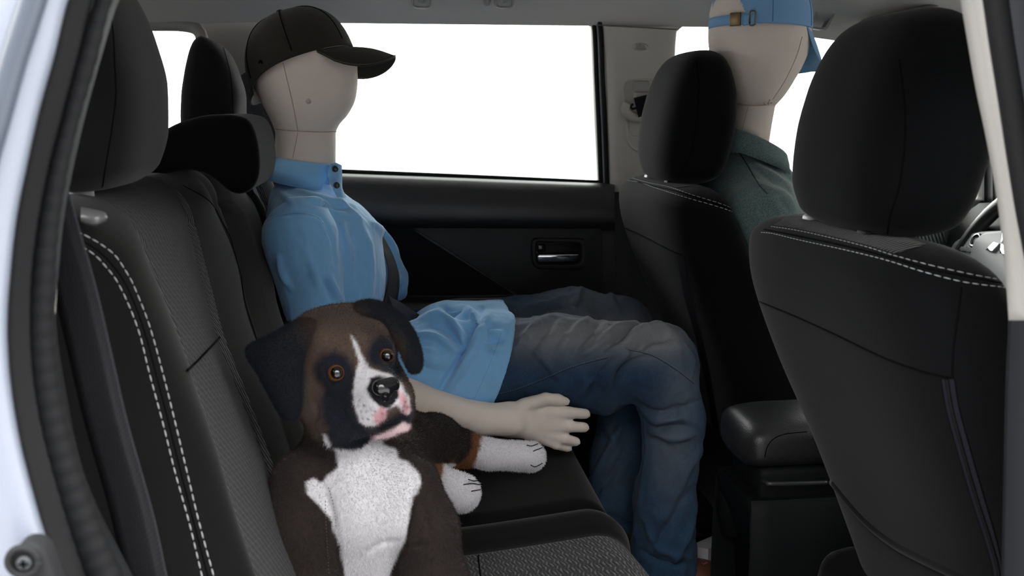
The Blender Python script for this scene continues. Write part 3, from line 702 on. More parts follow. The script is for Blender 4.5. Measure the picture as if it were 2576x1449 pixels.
p = np.array([P(a, b, c) for a, b, c in spl([(1846, 1140, .078), (1880, 1175, .02), (1925, 1212, -.072), (1950, 1217, -.085), (2080, 1214, -.085)], 40)])
mk('console_edge', *tube(p, .0035, 8), DARKP, cc_)
mk('cup_bulge', *loftz([(.30, .54, .60, .05, .10, 2.2), (.36, .53, .61, .04, .11, 2.2), (.40, .55, .60, .05, .10, 2.2)], M=20, N=32, top=.02)[:2], BLACKP, cc_)

# ------------------------------------------------------------------ rear bench
rb = thing('rear_bench', (-.05, 0, .10), 'black fabric rear bench seat with a ribbed middle panel and white stitching', 'car seat')
ZT, RT = .920, .058
def plane_x(z): return -.2-KX*(z-.735)
def ycol(line):
    p = np.array([PL(*q) for q in spl(line, 60)]); o = p[:, 2].argsort(); z, y = p[o, 2], p[o, 1]
    return lambda q: np.interp(q, z, y)
cL = ycol([(200, 500), (255, 530), (310, 565), (345, 610), (370, 665), (395, 725), (440, 845), (467, 932), (480, 975), (520, 1105), (555, 1245), (600, 1395), (620, 1460)])
cR = ycol([(395, 455), (435, 490), (462, 530), (480, 590), (500, 675), (515, 735), (547, 852), (600, 985), (655, 1125), (687, 1215), (740, 1360)])
E1 = ycol([(461, 467), (527, 507), (560, 561), (579, 598), (602, 666), (616, 760), (650, 870), (700, 1050), (740, 1180), (780, 1300)])
E2 = ycol([(500, 467), (560, 507), (579, 551), (593, 608), (614, 678), (637, 760), (670, 870), (722, 1050), (760, 1180), (800, 1300)])
E3 = ycol([(560, 490), (602, 540), (626, 608), (645, 678), (659, 760), (690, 870), (740, 1050), (785, 1180)])
E4 = ycol([(600, 480), (635, 504), (654, 551), (670, 631), (684, 760), (720, 870), (775, 1050), (820, 1180)])
ZB = .30
zr = np.linspace(ZB, ZT-RT, 70)
rows = [(z, 0.0, z) for z in zr]+[(ZT-RT+RT*math.sin(f), -RT*(1-math.cos(f)), ZT-RT) for f in np.linspace(.06, math.pi/2, 16)]+[(ZT-.002*i, -RT-.022*i, ZT-RT) for i in range(1, 6)]
def section(cols):
    """cols(z): list of (y, forward offset) across the seat; returns grid in world space"""
    G = []
    for z, dx, zc in rows:
        s = min(1.0, max(0, 1-(z-(ZT-RT))/RT)) if z > ZT-RT else 1.0
        G.append([(plane_x(zc)+dx+o*(.35+.65*s), y, z-(.35*abs(min(o, 0))*(1-s))) for y, o in cols(zc)])
    return np.array(G)
def near_cols(z):
    yo, yl, yr, y1, y2 = -.655, float(cL(z)), float(cR(z)), float(E1(z)), float(E2(z)); out = [(yo+.01, -.17), (yo, -.13)]
    yl = max(yl, yo+.09)
    for t in np.linspace(0, 1, 22)[1:]: out.append((yo+(yl-yo)*t, -.12*(1-t)**4+.024*math.sin(math.pi*t**1.3)-.002*(t > .999)))
    for t in np.linspace(0, 1, 18)[1:]: out.append((yl+(yr-yl)*t, .009*math.sin(math.pi*t)-.003*(t > .999)))
    for t in np.linspace(0, 1, 14)[1:]: out.append((yr+(y1-yr)*t, .016*math.sin(math.pi*t)**.8-.004*t-.002*t**6))
    for t in np.linspace(0, 1, 6)[1:]: out.append((y1+(y2-y1)*t, -.009+.006*math.sin(math.pi*t)-.002*t**3))
    return out+[(y2+.002, -.06), (y2+.002, -.17)]
def holed(G, i1, c0, c1):
    C = G.shape[1]; V, F = grid(G); return V, [f for f in F if not (f[0]//C < i1-1 and c0 <= f[0] % C < c1-1)]
G = section(near_cols); V, F = grid(G); nbk = mk('backrest', *holed(G, len(G)-2, 22, 41), KNIT2, rb, label='near section of the backrest'); nbb = bvh_of(V, F)
# ribbed insert: its own cloth panel sewn between the bolsters, in two lengths
c0, c1 = 22, 41
def insert(i0, i1, name):
    S = G[i0:i1, c0:c1].copy(); n = S.shape
    N = np.cross(np.gradient(S, axis=1), np.gradient(S, axis=0)); N /= np.linalg.norm(N, axis=2)[..., None]; N = np.where((N[..., :1] > 0) | (N[..., 2:] > .5), N, -N)
    t = np.linspace(0, 1, n[1]); e = np.sin(np.pi*t)**.5; S += N*(.0012*e)[None, :, None]
    arc = np.r_[0, np.cumsum(np.linalg.norm(np.diff(S[:, n[1]//2], axis=0), axis=1))]
    uv = np.stack([S[..., 1], np.broadcast_to(arc[:, None], n[:2])], -1).reshape(-1, 2)
    return mk(name, *grid(S), RIB, rb, uv=uv, label='ribbed cloth panel'), S
insert(0, len(G)-2, 'ribbed_panel')
b2 = nbb
seam_part(nbb, [(465, 934), (490, 912), (515, 886), (549, 850)], 40, nbk, .0013, lift=.0022)
A_ = [(165, 570), (218, 595), (260, 620), (290, 645), (320, 690), (338, 725), (375, 820), (410, 945), (440, 1065), (470, 1190), (500, 1315), (540, 1460)]
B_ = [(180, 605), (228, 635), (260, 665), (300, 720), (345, 825), (375, 940), (410, 1070), (440, 1190), (475, 1315), (510, 1460)]
dash_part(nbb, A_, 260, 'stitching', nbk, .0062, .0020, .00060); dash_part(nbb, B_, 260, 'stitching', nbk, .0062, .0020, .00060)
seam_part(nbb, [((a+c)/2, (b+d)/2) for (a, b), (c, d) in zip(spl(A_, 12), spl(B_, 12))], 160, nbk, .0008)
seam_part(nbb, [(461, 467), (527, 507), (560, 561), (579, 598), (602, 666), (616, 760), (650, 870), (690, 1020)], 80, nbk, .0009)
def mid_cols(z):
    a, b = float(E3(z)), float(E4(z))+.03; out = [(a, -.17), (a, -.012)]
    for t in np.linspace(0, 1, 16)[1:]: out.append((a+(b-a)*t, .014*math.sin(math.pi*(.08+.8*t))-.004))
    return out+[(b, -.05), (b, -.17)]
V, F = grid(section(mid_cols)); mk('backrest', V, F, knit('lit_knit', (.055, .054, .053), sheen=.2), rb, label='middle section of the backrest, lightened to grey as if lit')  # cloth lightened here; the light on this section is in its colour
def gap_cols(z): a, b = float(E2(z)), float(E3(z)); return [(a-.003, -.035), ((a+b)/2, -.04), (b+.003, -.035)]
V, F = grid(section(gap_cols)); mk('armrest_recess', V, F, SEAMD, rb)
def far_cols(z):
    a, l, r, e = float(E4(z))+.034, .27, .48, .655; out = [(a, -.17), (a, -.03)]
    for t in np.linspace(0, 1, 16)[1:]: out.append((a+(l-a)*t, .02*math.sin(math.pi*t)-.004*t))
    for t in np.linspace(0, 1, 12)[1:]: out.append((l+(r-l)*t, -.006+.006*math.sin(math.pi*t)))
    for t in np.linspace(0, 1, 16)[1:]: out.append((r+(e-r)*t, .024*math.sin(math.pi*t)-.12*t**4))
    return out+[(e, -.17)]
Gf = section(far_cols); mk('backrest', *holed(Gf, len(Gf)-2, 17, 29), KNITR, rb, label='far section of the backrest, behind the seated figure')
G_, G = G, Gf; c0, c1 = 17, 29; insert(0, len(G)-2, 'ribbed_panel'); G = G_
# headrests
def rear_head(yc, kw, dx, dz):
    hk = [(.922, -.335, -.262, .085, 2.6), (.942, -.350, -.245, .118, 3.0), (.98, -.355, -.236, .130, 3.4), (1.02, -.352, -.234, .130, 3.4), (1.06, -.345, -.242, .124, 3.2), (1.095, -.336, -.256, .110, 3.0), (1.12, -.326, -.278, .080, 2.6)]
    hk = [(z+dz*max(0, z-1.0)/.12, a+(dx if dx < 0 else .010 if kw < 1 else 0)*0+(.010 if kw < 1 else 0), b-(.014 if kw < 1 else 0), h*kw, n) for z, a, b, h, n in hk]
    V, F, uv = loftz([(z, a, b, yc-h, yc+h, n) for z, a, b, h, n in hk], M=90, N=80, top=.012, bot=.014)
    o = mk('headrest', V, F, KNITR, rb, uv=uv)
    for dy in (-.055, .055):
        mk('headrest_post', *tube([(-.303, yc+dy, .88), (-.303, yc+dy, .96)], .006, 10), STEEL, rb)
        mk('post_guide', *tube([(-.296, yc+dy, .908), (-.296, yc+dy, .930)], [.012, .010], 12), SILVERP, rb)
    return o, bvh_of(V, F)
rh1, rhb1 = rear_head(-.352, 1.0, 0, .022); rh2, rhb2 = rear_head(.370, .80, 0, 0)
seam_part(rhb1, [(270, -20), (284, 80), (288, 160), (291, 240), (281, 325), (266, 415), (258, 470)], 70, rh1, .0008)
seam_part(rhb2, [(562, 120), (578, 180), (584, 240), (586, 290)], 30, rh2, .0008)
# low saddle-shaped middle headrest: side profile swept across
pf = [(330, 400), (340, 370), (390, 340), (440, 312), (490, 295), (540, 288), (590, 290), (625, 304), (644, 345), (652, 400), (648, 448), (628, 480), (598, 489), (572, 480), (545, 458), (510, 438), (470, 430), (416, 438), (350, 446), (333, 430)]
pr = spl([P(a, b, -.10)[[0, 2]] for a, b in pf+[pf[0]]], 73)[:-1]
tp = np.roll(pr, -1, 0)-np.roll(pr, 1, 0); npn = np.stack([tp[:, 1], -tp[:, 0]], -1); npn /= np.linalg.norm(npn, axis=1)[:, None]; cm = pr.mean(0)
if ((pr-cm)*npn).sum() < 0: npn = -npn
R = []
for t in np.r_[-np.cos(np.linspace(0, math.pi/2, 24)), np.cos(np.linspace(math.pi/2, 0, 24))[1:]]:
    y = .104*t; u = max(0, abs(y)-.090)/.014; dl = .014*(1-math.sqrt(max(0, 1-u*u))); q = pr-npn*dl; R.append(np.c_[q[:, 0], np.full(72, y), q[:, 1]])
R = np.array(R); V, F = grid(R, close_u=True, flip=True); V, F = cap_ends(R, V, F); mh = mk('headrest', V, F, KNIT, rb, sharp=32, label='low curved middle headrest')
# release lever on the backrest shoulder
V, F = strip([[(203, 520, -.545), (225, 524, -.545), (262, 533, -.545), (270, 545, -.545)], [(203, 535, -.56), (222, 540, -.562), (250, 546, -.562), (270, 548, -.555)], [(203, 556, -.56), (220, 561, -.562), (242, 563, -.562), (268, 552, -.555)], [(203, 560, -.54), (220, 566, -.54), (242, 568, -.54), (268, 556, -.54)]], 16)
mk('release_lever', V, F, plain('lever_silver', (.15, .15, .155), .35, metal=.3), rb, label='silver seat release lever')
# cushions
def cushion(y0, y1, name, lab, insert=None):
    xs = np.linspace(-.24, .285, 60); path = [(x, .366+.028*np.clip((x+.05)/.33, 0, 1)**1.4) for x in xs]
    zt = path[-1][1]; r = .055
    path += [(.285+r*math.sin(f), zt-r+r*math.cos(f)) for f in np.linspace(.1, math.pi/2+.25, 20)]; path += [(.325-.02*i, zt-r-.03*i) for i in range(1, 6)]
    ys = np.linspace(y0, y1, 70); p = np.array(path); t = np.gradient(p, axis=0); nn = np.stack([-t[:, 1], t[:, 0]], -1); nn /= np.linalg.norm(nn, axis=1)[:, None]
    G = np.zeros((len(p), len(ys), 3)); e0 = np.minimum(ys-y0, y1-ys)
    dip = -.028*(1-np.clip(e0/.030, 0, 1))**2.5
    if insert is not None:
        a, b = insert; q = np.minimum(np.abs(ys-a), np.abs(ys-b)); dip = dip+np.where((ys < a) | (ys > b), .012*np.clip(np.minimum(e0, q)/.05, 0, 1)**.6, .008*np.clip(q/.1, 0, 1))
    for j in range(len(ys)): G[:, j, 0] = p[:, 0]+nn[:, 0]*dip[j]; G[:, j, 1] = ys[j]; G[:, j, 2] = p[:, 1]+nn[:, 1]*dip[j]
    o = mk(name, *grid(G), KNIT2, rb, label=lab)
    if insert is not None:
        js = np.where((ys >= a) & (ys <= b))[0]; S = G[4:74, js].copy(); k = np.sin(np.pi*np.linspace(0, 1, len(js)))**.3*.004-.001
        S[..., 0] += nn[4:74, 0:1]*k; S[..., 2] += nn[4:74, 1:2]*k
        arc = np.r_[0, np.cumsum(np.linalg.norm(np.diff(p[4:74], axis=0), axis=1))]
        uv = np.stack([np.broadcast_to(arc[:, None], S.shape[:2]), S[..., 1]], -1).reshape(-1, 2)
        q = mk('ribbed_panel', *grid(S), RIB2, rb, uv=uv, label='ribbed cloth panel of the cushion'); return o, bvh_of(*grid(S)), q
    return o, bvh_of(*grid(G)), None
cu1, cub, cpan = cushion(-.64, -.002, 'cushion', 'near cushion', (-.50, -.095))
cu2, cub2, _ = cushion(.002, .64, 'cushion', 'far cushion')
seam_part(cub, [(1203, 1390), (1205, 1420), (1212, 1470)], 12, cpan, .0012)
mk('bench_base', *box((-.3, -.64, .05), (.29, .64, .33), .03), BLACKP, rb)

# near shoulder belt hanging over the bench edge
sb = thing('seat_belt', P(300, 1000, -.62), 'wide dark navy belt webbing hanging down along the near edge of the rear backrest', 'seat belt')
cl = [(40, 180, -.640), (100, 420, -.655), (150, 600, -.665), (190, 740, -.672), (232, 920, -.676), (265, 1060, -.676), (330, 1290, -.672), (365, 1449, -.668), (410, 1640, -.655)]
p = np.array([P(*q) for q in spl(cl, 60)]); l0 = np.array([P(a-58, b+10, c) for a, b, c in spl(cl, 60)]); wd = (p-l0)
wd[:, 1] = -.012
V, F, uv = ribbon(p, wd, .0475, .0016); mk('webbing', V, F, WEB, sb, uv=uv)
# ------------------------------------------------------------------ the two dressed display figures
SKIN = plain('stocking_skin', (0.68, 0.595, 0.525), 0.75, spec=0.25, grain=1200, gs=0.25, var=0.05, sheen=.1)
SKINS = plain('skin_seam', (0.40, 0.30, 0.25), 0.9)
def cloth(name, col, rough=0.9, weave=1400, var=0.06, sheen=0.15, wr=0.35, heather=None):
    m, nt, b = new_mat(name); b.inputs['Roughness'].default_value = rough; b.inputs['Specular IOR Level'].default_value = 0.2
    b.inputs['Sheen Weight'].default_value = sheen; b.inputs['Sheen Roughness'].default_value = .5
    v = coords(nt); n1 = noise(nt, v, weave, 2); n2 = noise(nt, v, 22, 3, .5)
    c = mixc(nt, n2, tuple(x*(1-var) for x in col), tuple(x*(1+var) for x in col))
    if heather:
        r = nd(nt, 'ShaderNodeMapRange'); r.inputs[1].default_value = .4; r.inputs[2].default_value = .6; nt.links.new(n1, r.inputs[0])
        c = mixc(nt, r.outputs[0], c, heather)
    nt.links.new(c, b.inputs['Base Color'])
    h = mathn(nt, 'ADD', mathn(nt, 'MULTIPLY', n1, .12), mathn(nt, 'MULTIPLY', n2, wr*2))
    bump(nt, b, h, .5, .006); return m
POLO = cloth('sky_blue_jersey', (0.24, 0.52, 0.84), sheen=.45)
GREEN = cloth('green_heather_jersey', (0.062, 0.102, 0.094), weave=700, heather=(0.15, 0.21, 0.20))
CAPD = cloth('olive_black_twill', (0.020, 0.018, 0.014), wr=.15)
CAPB = cloth('blue_twill', (0.18, 0.35, 0.57), wr=.15)
THREADB = plain('blue_thread', (.13, .33, .62), .9)
THREADD = plain('navy_thread', (.012, .018, .035), .9)
THREADW = plain('faded_thread', (.16, .19, .22), .9)
BTN = plain('navy_button', (.012, .014, .022), .3)
BRASS = plain('old_brass', (.16, .11, .055), .4, metal=.8)

def rows_solid(keys, Y, yc):
    """implicit solid of horizontal ellipses; keys: row, left px, right px, half width in y"""
    K = []
    for r, a, b, h in keys:
        z = P((a+b)/2, r, Y)[2]; x0, x1 = P(a, r, Y)[0], P(b, r, Y)[0]; K.append((-z, (x0+x1)/2, (x1-x0)/2, h))
    K = lerp_keys(K, 200); zz = -K[:, 0][::-1]; cx, rx, ry = K[::-1, 1], K[::-1, 2], K[::-1, 3]; z0, z1 = zz[0], zz[-1]
    def f(p):
        z = np.clip(p[:, 2], z0, z1); X, A, B = np.interp(z, zz, cx), np.interp(z, zz, rx), np.interp(z, zz, ry)
        d = (np.sqrt(((p[:, 0]-X)/A)**2+((p[:, 1]-yc)/B)**2)-1)*np.minimum(A, B)
        return np.maximum(d, np.maximum(z0-p[:, 2], p[:, 2]-z1))
    return f
def seg(*q): return [P(*a) for a in q]
def build(f, lo, hi, h, sm=2):
    V, F = sdf_mesh(f, lo, hi, h); return smooth_mesh(V, F, sm), F
def folded(V, F, folds, sm=1, fk=1.0):
    for ln, amp, w in folds: V = fold(V, vnormals(V, F), ln, amp*fk, w*.9)
    return smooth_mesh(V, F, sm, .35) if sm else V
def belt_on(b, line, n, w, lift, th=.0012):
    p, nr = hits(b, line, n, lift); k = np.ones(7)/7
    if len(p) > 14:
        for a in range(3):
            q = np.convolve(np.pad(p[:, a], 3, 'edge'), k, 'valid'); p[:, a] = q; nr[:, a] = np.convolve(np.pad(nr[:, a], 3, 'edge'), k, 'valid')
    t = np.gradient(p, axis=0); return ribbon(p, np.cross(nr, t), w, th)

def cap_frame(O, e1, e3):
    e1 = np.array(e1, float); e1 = e1/np.linalg.norm(e1); e3 = np.array(e3, float); e3 = e3-e1*(e1 @ e3); e3 = e3/np.linalg.norm(e3)
    return np.asarray(O, float), e1, np.cross(e3, e1), e3
def cap_crown(fr, a, b, c, n=2.3, lower=None, N=96, M=30, th=.0022, hole=None, dent=0.0):
    """domed crown with a real wall thickness; lower(phi) extends the rim downwards; hole(phi, h) -> True removes cloth"""
    O, e1, e2, e3 = fr; ph = np.linspace(0, 2*math.pi, N, endpoint=False); G = np.zeros((M, N, 3)); Hh = np.zeros((M, N))
    for i, t in enumerate(np.linspace(0, 1, M)):
        h = math.sin(t*math.pi/2)
        for j, f in enumerate(ph):
            r = max(1-h**n, 0)**(1/n)*(1+.02*(1-h)); r = max(r, .004)
            z = c*h*(1+dent*math.cos(f)*(1-h))-(lower(f) if lower else 0)*(1-t)**2
            r *= 1-.006*abs(math.cos(3*f))**30
            G[i, j] = O+e1*a*r*math.cos(f)+e2*b*r*math.sin(f)+e3*z; Hh[i, j] = z
    In = O+(G-O)*(1-th/min(a, b)); V = np.vstack([G.reshape(-1, 3), In.reshape(-1, 3)]); F = []; K = M*N
    ok = lambda i, j: not (hole and hole(ph[j % N], Hh[i, j % N]))
    q = lambda i, j: i*N+j % N
    for i in range(M-1):
        for j in range(N):
            if not all(ok(x, y) for x, y in ((i, j), (i, j+1), (i+1, j), (i+1, j+1))): continue
            F += [[q(i, j), q(i, j+1), q(i+1, j+1), q(i+1, j)], [K+q(i, j), K+q(i+1, j), K+q(i+1, j+1), K+q(i, j+1)]]
    for j in range(N):
        if ok(0, j) and ok(0, j+1): F.append([q(0, j), K+q(0, j), K+q(0, j+1), q(0, j+1)])
    return V, F, G
def cap_brim(fr, a, b, L, droop, fw, ang=70, th=.0035, M=22, N=40, twist=0.0):
    """stiff curved peak: fw = (forward, up) direction in the cap frame"""
    O, e1, e2, e3 = fr; G = np.zeros((M, N, 3))
    for j, u in enumerate(np.linspace(-1, 1, N)):
        f = math.radians(ang)*u; base = O+e1*a*math.cos(f)+e2*b*math.sin(f)
        ln = L*max(math.cos(u*math.pi/2), 0)**.55
        for i, v in enumerate(np.linspace(0, 1, M)):
            G[i, j] = base+(e1*fw[0]+e3*fw[1])*ln*v+e2*b*.10*u*v*(1-abs(u))-e3*droop*(abs(u)**1.6)*v**.8*(ln/L)+e3*.006*math.sin(v*math.pi)
    nn = e3*th; V = np.vstack([G.reshape(-1, 3), (G-nn).reshape(-1, 3)]); F = []; K = M*N
    for i in range(M-1):
        for j in range(N-1):
            q = [i*N+j, i*N+j+1, (i+1)*N+j+1, (i+1)*N+j]; F += [q, [K+x for x in q[::-1]]]
    for j in range(N-1): F += [[(M-1)*N+j, (M-1)*N+j+1, K+(M-1)*N+j+1, K+(M-1)*N+j], [j+1, j, K+j, K+j+1]]
    for i in range(M-1): F += [[i*N, (i+1)*N, K+(i+1)*N, K+i*N], [(i+1)*N+N-1, i*N+N-1, K+i*N+N-1, K+(i+1)*N+N-1]]
    return V, F, G

# --- figure on the rear bench
YC = .36
m1 = thing('mannequin', P(900, 930, YC)*[1, 1, 0]+[0, 0, .38], 'seated display figure in sky blue polo shirt, jeans and dark cap on the rear bench', 'mannequin')
head = rows_solid([(46, 735, 800, .03), (58, 700, 830, .055), (80, 668, 848, .070), (110, 641, 876, .078), (150, 632, 898, .080), (190, 635, 900, .080), (230, 646, 898, .079), (260, 659, 891, .076), (290, 675, 874, .070), (312, 686, 855, .064), (328, 692, 846, .060)], YC, YC)
neck = rows_solid([(322, 694, 845, .056), (370, 692, 845, .056), (420, 692, 845, .056), (560, 700, 850, .056)], YC, YC)
up_a = seg((752, 600, .185), (800, 800, .165), (862, 925, .155)); fo_a = seg((862, 925, .155), (1040, 1015, .155), (1200, 1054, .165), (1285, 1056, .17))
hY = .172; hs = 2450/(hY+1.4)
def hand(p):
    R = lambda px: px/hs
    d = cone(p, P(1285, 1056, hY), P(1392, 1062, hY+.004), R(46), R(52), ((0, 1, 0), .45))
    d = smin(d, cone(p, P(1310, 1060, hY), P(1380, 1098, hY+.004), R(42), R(28), ((0, 1, 0), .5)), .006)
    for pts, rs in (([(1318, 1020, hY), (1372, 1004, hY-.004), (1404, 1006, hY-.002), (1424, 1010, hY)], [20, 17, 16, 11]),
                    ([(1380, 1040, hY), (1432, 1038, hY-.002), (1472, 1041, hY+.010)], [17, 15.5, 14]),
                    ([(1382, 1073, hY), (1430, 1073, hY-.003), (1469, 1075, hY+.010)], [16, 15.5, 14]),
                    ([(1376, 1094, hY), (1418, 1103, hY-.002), (1448, 1111, hY+.010)], [15, 14.5, 13]),
                    ([(1356, 1098, hY+.002), (1398, 1118, hY), (1428, 1127, hY+.010)], [14, 13.5, 11.5])):
        e = chain(p, [P(*q) for q in pts], [R(r) for r in rs], .003); d = smin(d, e, .0035)
    return d
def body1(p):
    d = smin(head(p), neck(p), .004)
    t = cone(p, P(775, 570, YC), P(810, 650, YC), .055, .06, ((0, 1, 0), 1.5)); d = smin(d, t, .02)
    d = smin(d, cone(p, P(770, 585, .32), P(756, 606, .185), .036, .040), .02)
    a = chain(p, up_a, [.042, .036, .036], .01); a = smin(a, chain(p, fo_a, [.036, .034, .0272, .0285], .012), .012); d = smin(d, a, .01)
    return smin(d, hand(p), .012)
lo = np.array([P(632, 600, YC)[0]-.04, .10, P(1420, 1140, .17)[2]-.02]); hi = np.array([P(1490, 1040, .18)[0]+.02, .52, P(770, 22, YC)[2]+.02])
V, F = build(body1, lo, hi, .0028, 2)
V = folded(V, F, [([(693, 326), (760, 331), (846, 331)], -.0012, 3.0)], 0)
mk('body', V, F, SKIN, m1, label='pale stocking-covered head, neck, arm and hand'); bb1 = bvh_of(V, F)
bd1 = bpy.data.objects['body']
for ln, r in (([(712, 158), (722, 200), (734, 250), (744, 300), (749, 330)], .0007), ([(749, 333), (744, 360), (736, 398)], .0006), ([(692, 325), (740, 329), (800, 332), (846, 331)], .0008)):
    p, _ = hits(bb1, ln, 60, .0001); mk('seam', *tube(p, r, 6), SKINS, bd1, label='stitched seam')
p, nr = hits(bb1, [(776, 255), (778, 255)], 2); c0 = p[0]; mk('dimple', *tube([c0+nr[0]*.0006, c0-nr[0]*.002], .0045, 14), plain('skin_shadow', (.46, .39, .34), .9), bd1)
for q, r in (((1430, 1009, hY), .0058), ((1483, 1043, hY+.012), .0052), ((1480, 1076, hY+.012), .0052), ((1458, 1113, hY+.012), .005), ((1437, 1129, hY+.012), .0048)):
    c = P(*q); nv, nf = [], []
    n = box(c-(.0060, .0030, r*.62), c+(.0010, .0016, r*.62), .0016, 3); mk('fingernail', *n, plain('nail', (.66, .60, .54), .5), bd1)

# shirt
def shirt1(p):
    d = cone(p, P(785, 566, YC), P(822, 625, YC), .074, .096, ((0, 1, 0), 1.75))
    d = smin(d, cone(p, P(822, 620, YC-.03), P(850, 700, YC-.03), .092, .079, ((0, 1, 0), 1.45)), .02)
    d = smin(d, cone(p, P(850, 700, YC-.03), P(868, 860, YC-.02), .079, .080, ((0, 1, 0), 1.5)), .02)
    d = smin(d, cone(p, P(768, 516, YC), P(774, 565, YC), .060, .078, ((0, 1, 0), 1.1)), .02)
    d = smin(d, cone(p, P(764, 520, .34), P(750, 598, .215), .050, .051), .022)
    d = smin(d, cone(p, P(780, 516, .38), P(800, 600, .53), .046, .053), .022)
    d = smin(d, cone(p, P(925, 610, .475), P(966, 705, .475), .042, .047), .012)
    s = cone(p, P(755, 598, .19), P(799, 808, .172), .060, .0465); inner = cone(p, P(762, 640, .188), P(803, 830, .172), .050, .043)
    cut = -(p-P(800, 795, .172)) @ -((lambda a: a/np.linalg.norm(a))(P(804, 830, .172)-P(799, 795, .172)))
    s = np.maximum(s, cut); d = smin(d, s, .010); d = np.maximum(d, -inner)
    s2 = cone(p, P(810, 600, .545), P(850, 770, .56), .058, .048); d = smin(d, s2, .014)
    L = cone(p, P(960, 945, .40), P(1130, 872, .40), .080, .083); L = smin(L, cone(p, P(1130, 872, .40), P(1260, 862, .40), .083, .082), .01)
    L = smin(L, cone(p, P(930, 965, .30), P(1120, 925, .27), .090, .093), .02); L = smin(L, cone(p, P(1120, 925, .27), P(1250, 908, .262), .093, .090), .02)
    L = smin(L, cone(p, P(1120, 835, .36), P(1240, 830, .345), .052, .05), .03)
    hp = P(1281, 822, .27); nrm = np.array([.96, 0, -.30]); L = np.maximum(L, (p-hp) @ (nrm/np.linalg.norm(nrm)))
    L = np.maximum(L, .385-p[:, 2])
    d = smin(d, L, .012)
    hole = rows_solid([(300, 694, 845, .055), (420, 690, 846, .058), (455, 690, 848, .058)], YC, YC)(p)
    return np.maximum(d, -hole)
lo = np.array([P(640, 600, YC)[0]-.03, .08, .36]); hi = np.array([P(1290, 830, .30)[0]+.03, .66, P(770, 400, YC)[2]+.0])
V, F = build(shirt1, lo, hi, .0030, 3)
folds1 = [([(664, 556), (700, 538), (760, 533), (808, 548), (834, 600), (842, 668)], -.0022, 4), ([(672, 566), (705, 548), (760, 543), (800, 556), (824, 604)], .0014, 6),
          ([(715, 500), (800, 517), (872, 545)], .0035, 9), ([(745, 478), (805, 500), (892, 522)], .003, 8), ([(770, 505), (840, 520), (880, 525)], -.003, 7), ([(700, 480), (745, 520)], .0025, 8),
          ([(850, 500), (895, 545), (915, 570)], .003, 8), ([(905, 560), (924, 620), (930, 700), (925, 760)], .004, 11), ([(880, 560), (902, 640), (900, 720)], -.0035, 10), ([(860, 560), (875, 640)], .003, 9),
          ([(925, 555), (960, 585), (1000, 640)], .004, 8), ([(990, 650), (1018, 690), (1010, 740)], -.004, 9), ([(1000, 700), (1014, 730), (1002, 776)], .003, 7), ([(980, 690), (990, 740), (985, 790)], -.003, 7),
          ([(700, 640), (712, 690), (735, 730)], .003, 8), ([(780, 650), (800, 720)], .0025, 12), ([(826, 690), (842, 730), (862, 765)], .003, 7), ([(812, 700), (838, 760)], -.003, 7),
          ([(1062, 800), (1110, 795), (1150, 830), (1172, 870)], .006, 9), ([(1078, 822), (1125, 828), (1160, 875)], -.005, 8), ([(1050, 842), (1100, 850), (1150, 885)], .005, 8), ([(1040, 868), (1090, 880)], .004, 8), ([(1110, 770), (1150, 790), (1185, 800)], -.005, 8),
          ([(1160, 775), (1190, 795), (1205, 830)], .006, 9), ([(1215, 775), (1196, 815), (1185, 850), (1150, 915), (1105, 985)], -.006, 9), ([(1232, 790), (1212, 830), (1196, 870), (1162, 930), (1120, 1000)], .006, 10), ([(1225, 840), (1262, 838)], .0045, 7), ([(1222, 862), (1265, 858)], -.004, 7), ([(1230, 880), (1262, 880)], .0035, 7),
          ([(1020, 905), (1080, 930), (1130, 935)], -.003, 12)]
V = folded(V, F, folds1, 1, 2.3); V = crumple(V, vnormals(V, F), .0015, (26, 26, 16), 9.0); V = crumple(V, vnormals(V, F), .0007, (70, 70, 40), 4.0)
shirt = mk('polo_shirt', V, F, POLO, m1, label='sky blue short-sleeved polo shirt'); sb1 = bvh_of(V, F)
for ln, L_, g_ in (([(737, 778), (800, 772), (864, 754)], .0022, .0012), ([(1262, 834), (1250, 870), (1222, 940), (1192, 1006)], .0022, .0012), ([(666, 560), (702, 543), (760, 538), (806, 553), (832, 604)], .0022, .0012)):
    p, _ = hits(sb1, ln, 120, .0003)
    if len(p) > 5: mk('stitching', *dashes(p, L_, g_, .0004), THREADB, shirt, kind='stuff')
# collar: stand and folded leaf, open at the front
def collar(parent, Y, m, top, bot, name='collar', a0=-155, a1=155, flare=.012, N=80, ky=1.07):
    """top/bot: (back px, back row, front px, front row) of the fold line and of the leaf edge, seen from the side"""
    ct = (P(*top[:2], Y)+P(*top[2:], Y))/2; cb = (P(*bot[:2], Y)+P(*bot[2:], Y))/2
    at, ab = np.linalg.norm(P(*top[:2], Y)-P(*top[2:], Y))/2, np.linalg.norm(P(*bot[:2], Y)-P(*bot[2:], Y))/2
    dt = P(*top[2:], Y)-P(*top[:2], Y); db = P(*bot[2:], Y)-P(*bot[:2], Y); G = []
    for f in np.radians(np.linspace(a0, a1, N)):
        w = abs(f)/math.radians(a1); g = f*(1-.13*w**5); c, s = math.cos(f+math.pi), math.sin(f+math.pi); c2, s2 = math.cos(g+math.pi), math.sin(g+math.pi)
        T = ct+dt/2*c+np.array([0, 1, 0])*s*at*ky; B = cb+db/2*c2+np.array([0, 1, 0])*s2*(ab*ky+flare); I = ct+(T-ct)*.93+np.array([0, 0, -.035])
        o = (T-ct)/np.linalg.norm(T-ct)
        G.append([I, T-o*.003, T+np.array([0, 0, .0015]), T+o*.0035-np.array([0, 0, .001]), T*.5+B*.5+o*.003, B, B-o*.003, T*.5+B*.5-o*.0005])
    G = np.array(G); V, F = grid(G); return mk(name, V, F, m, parent, label='folded shirt collar')
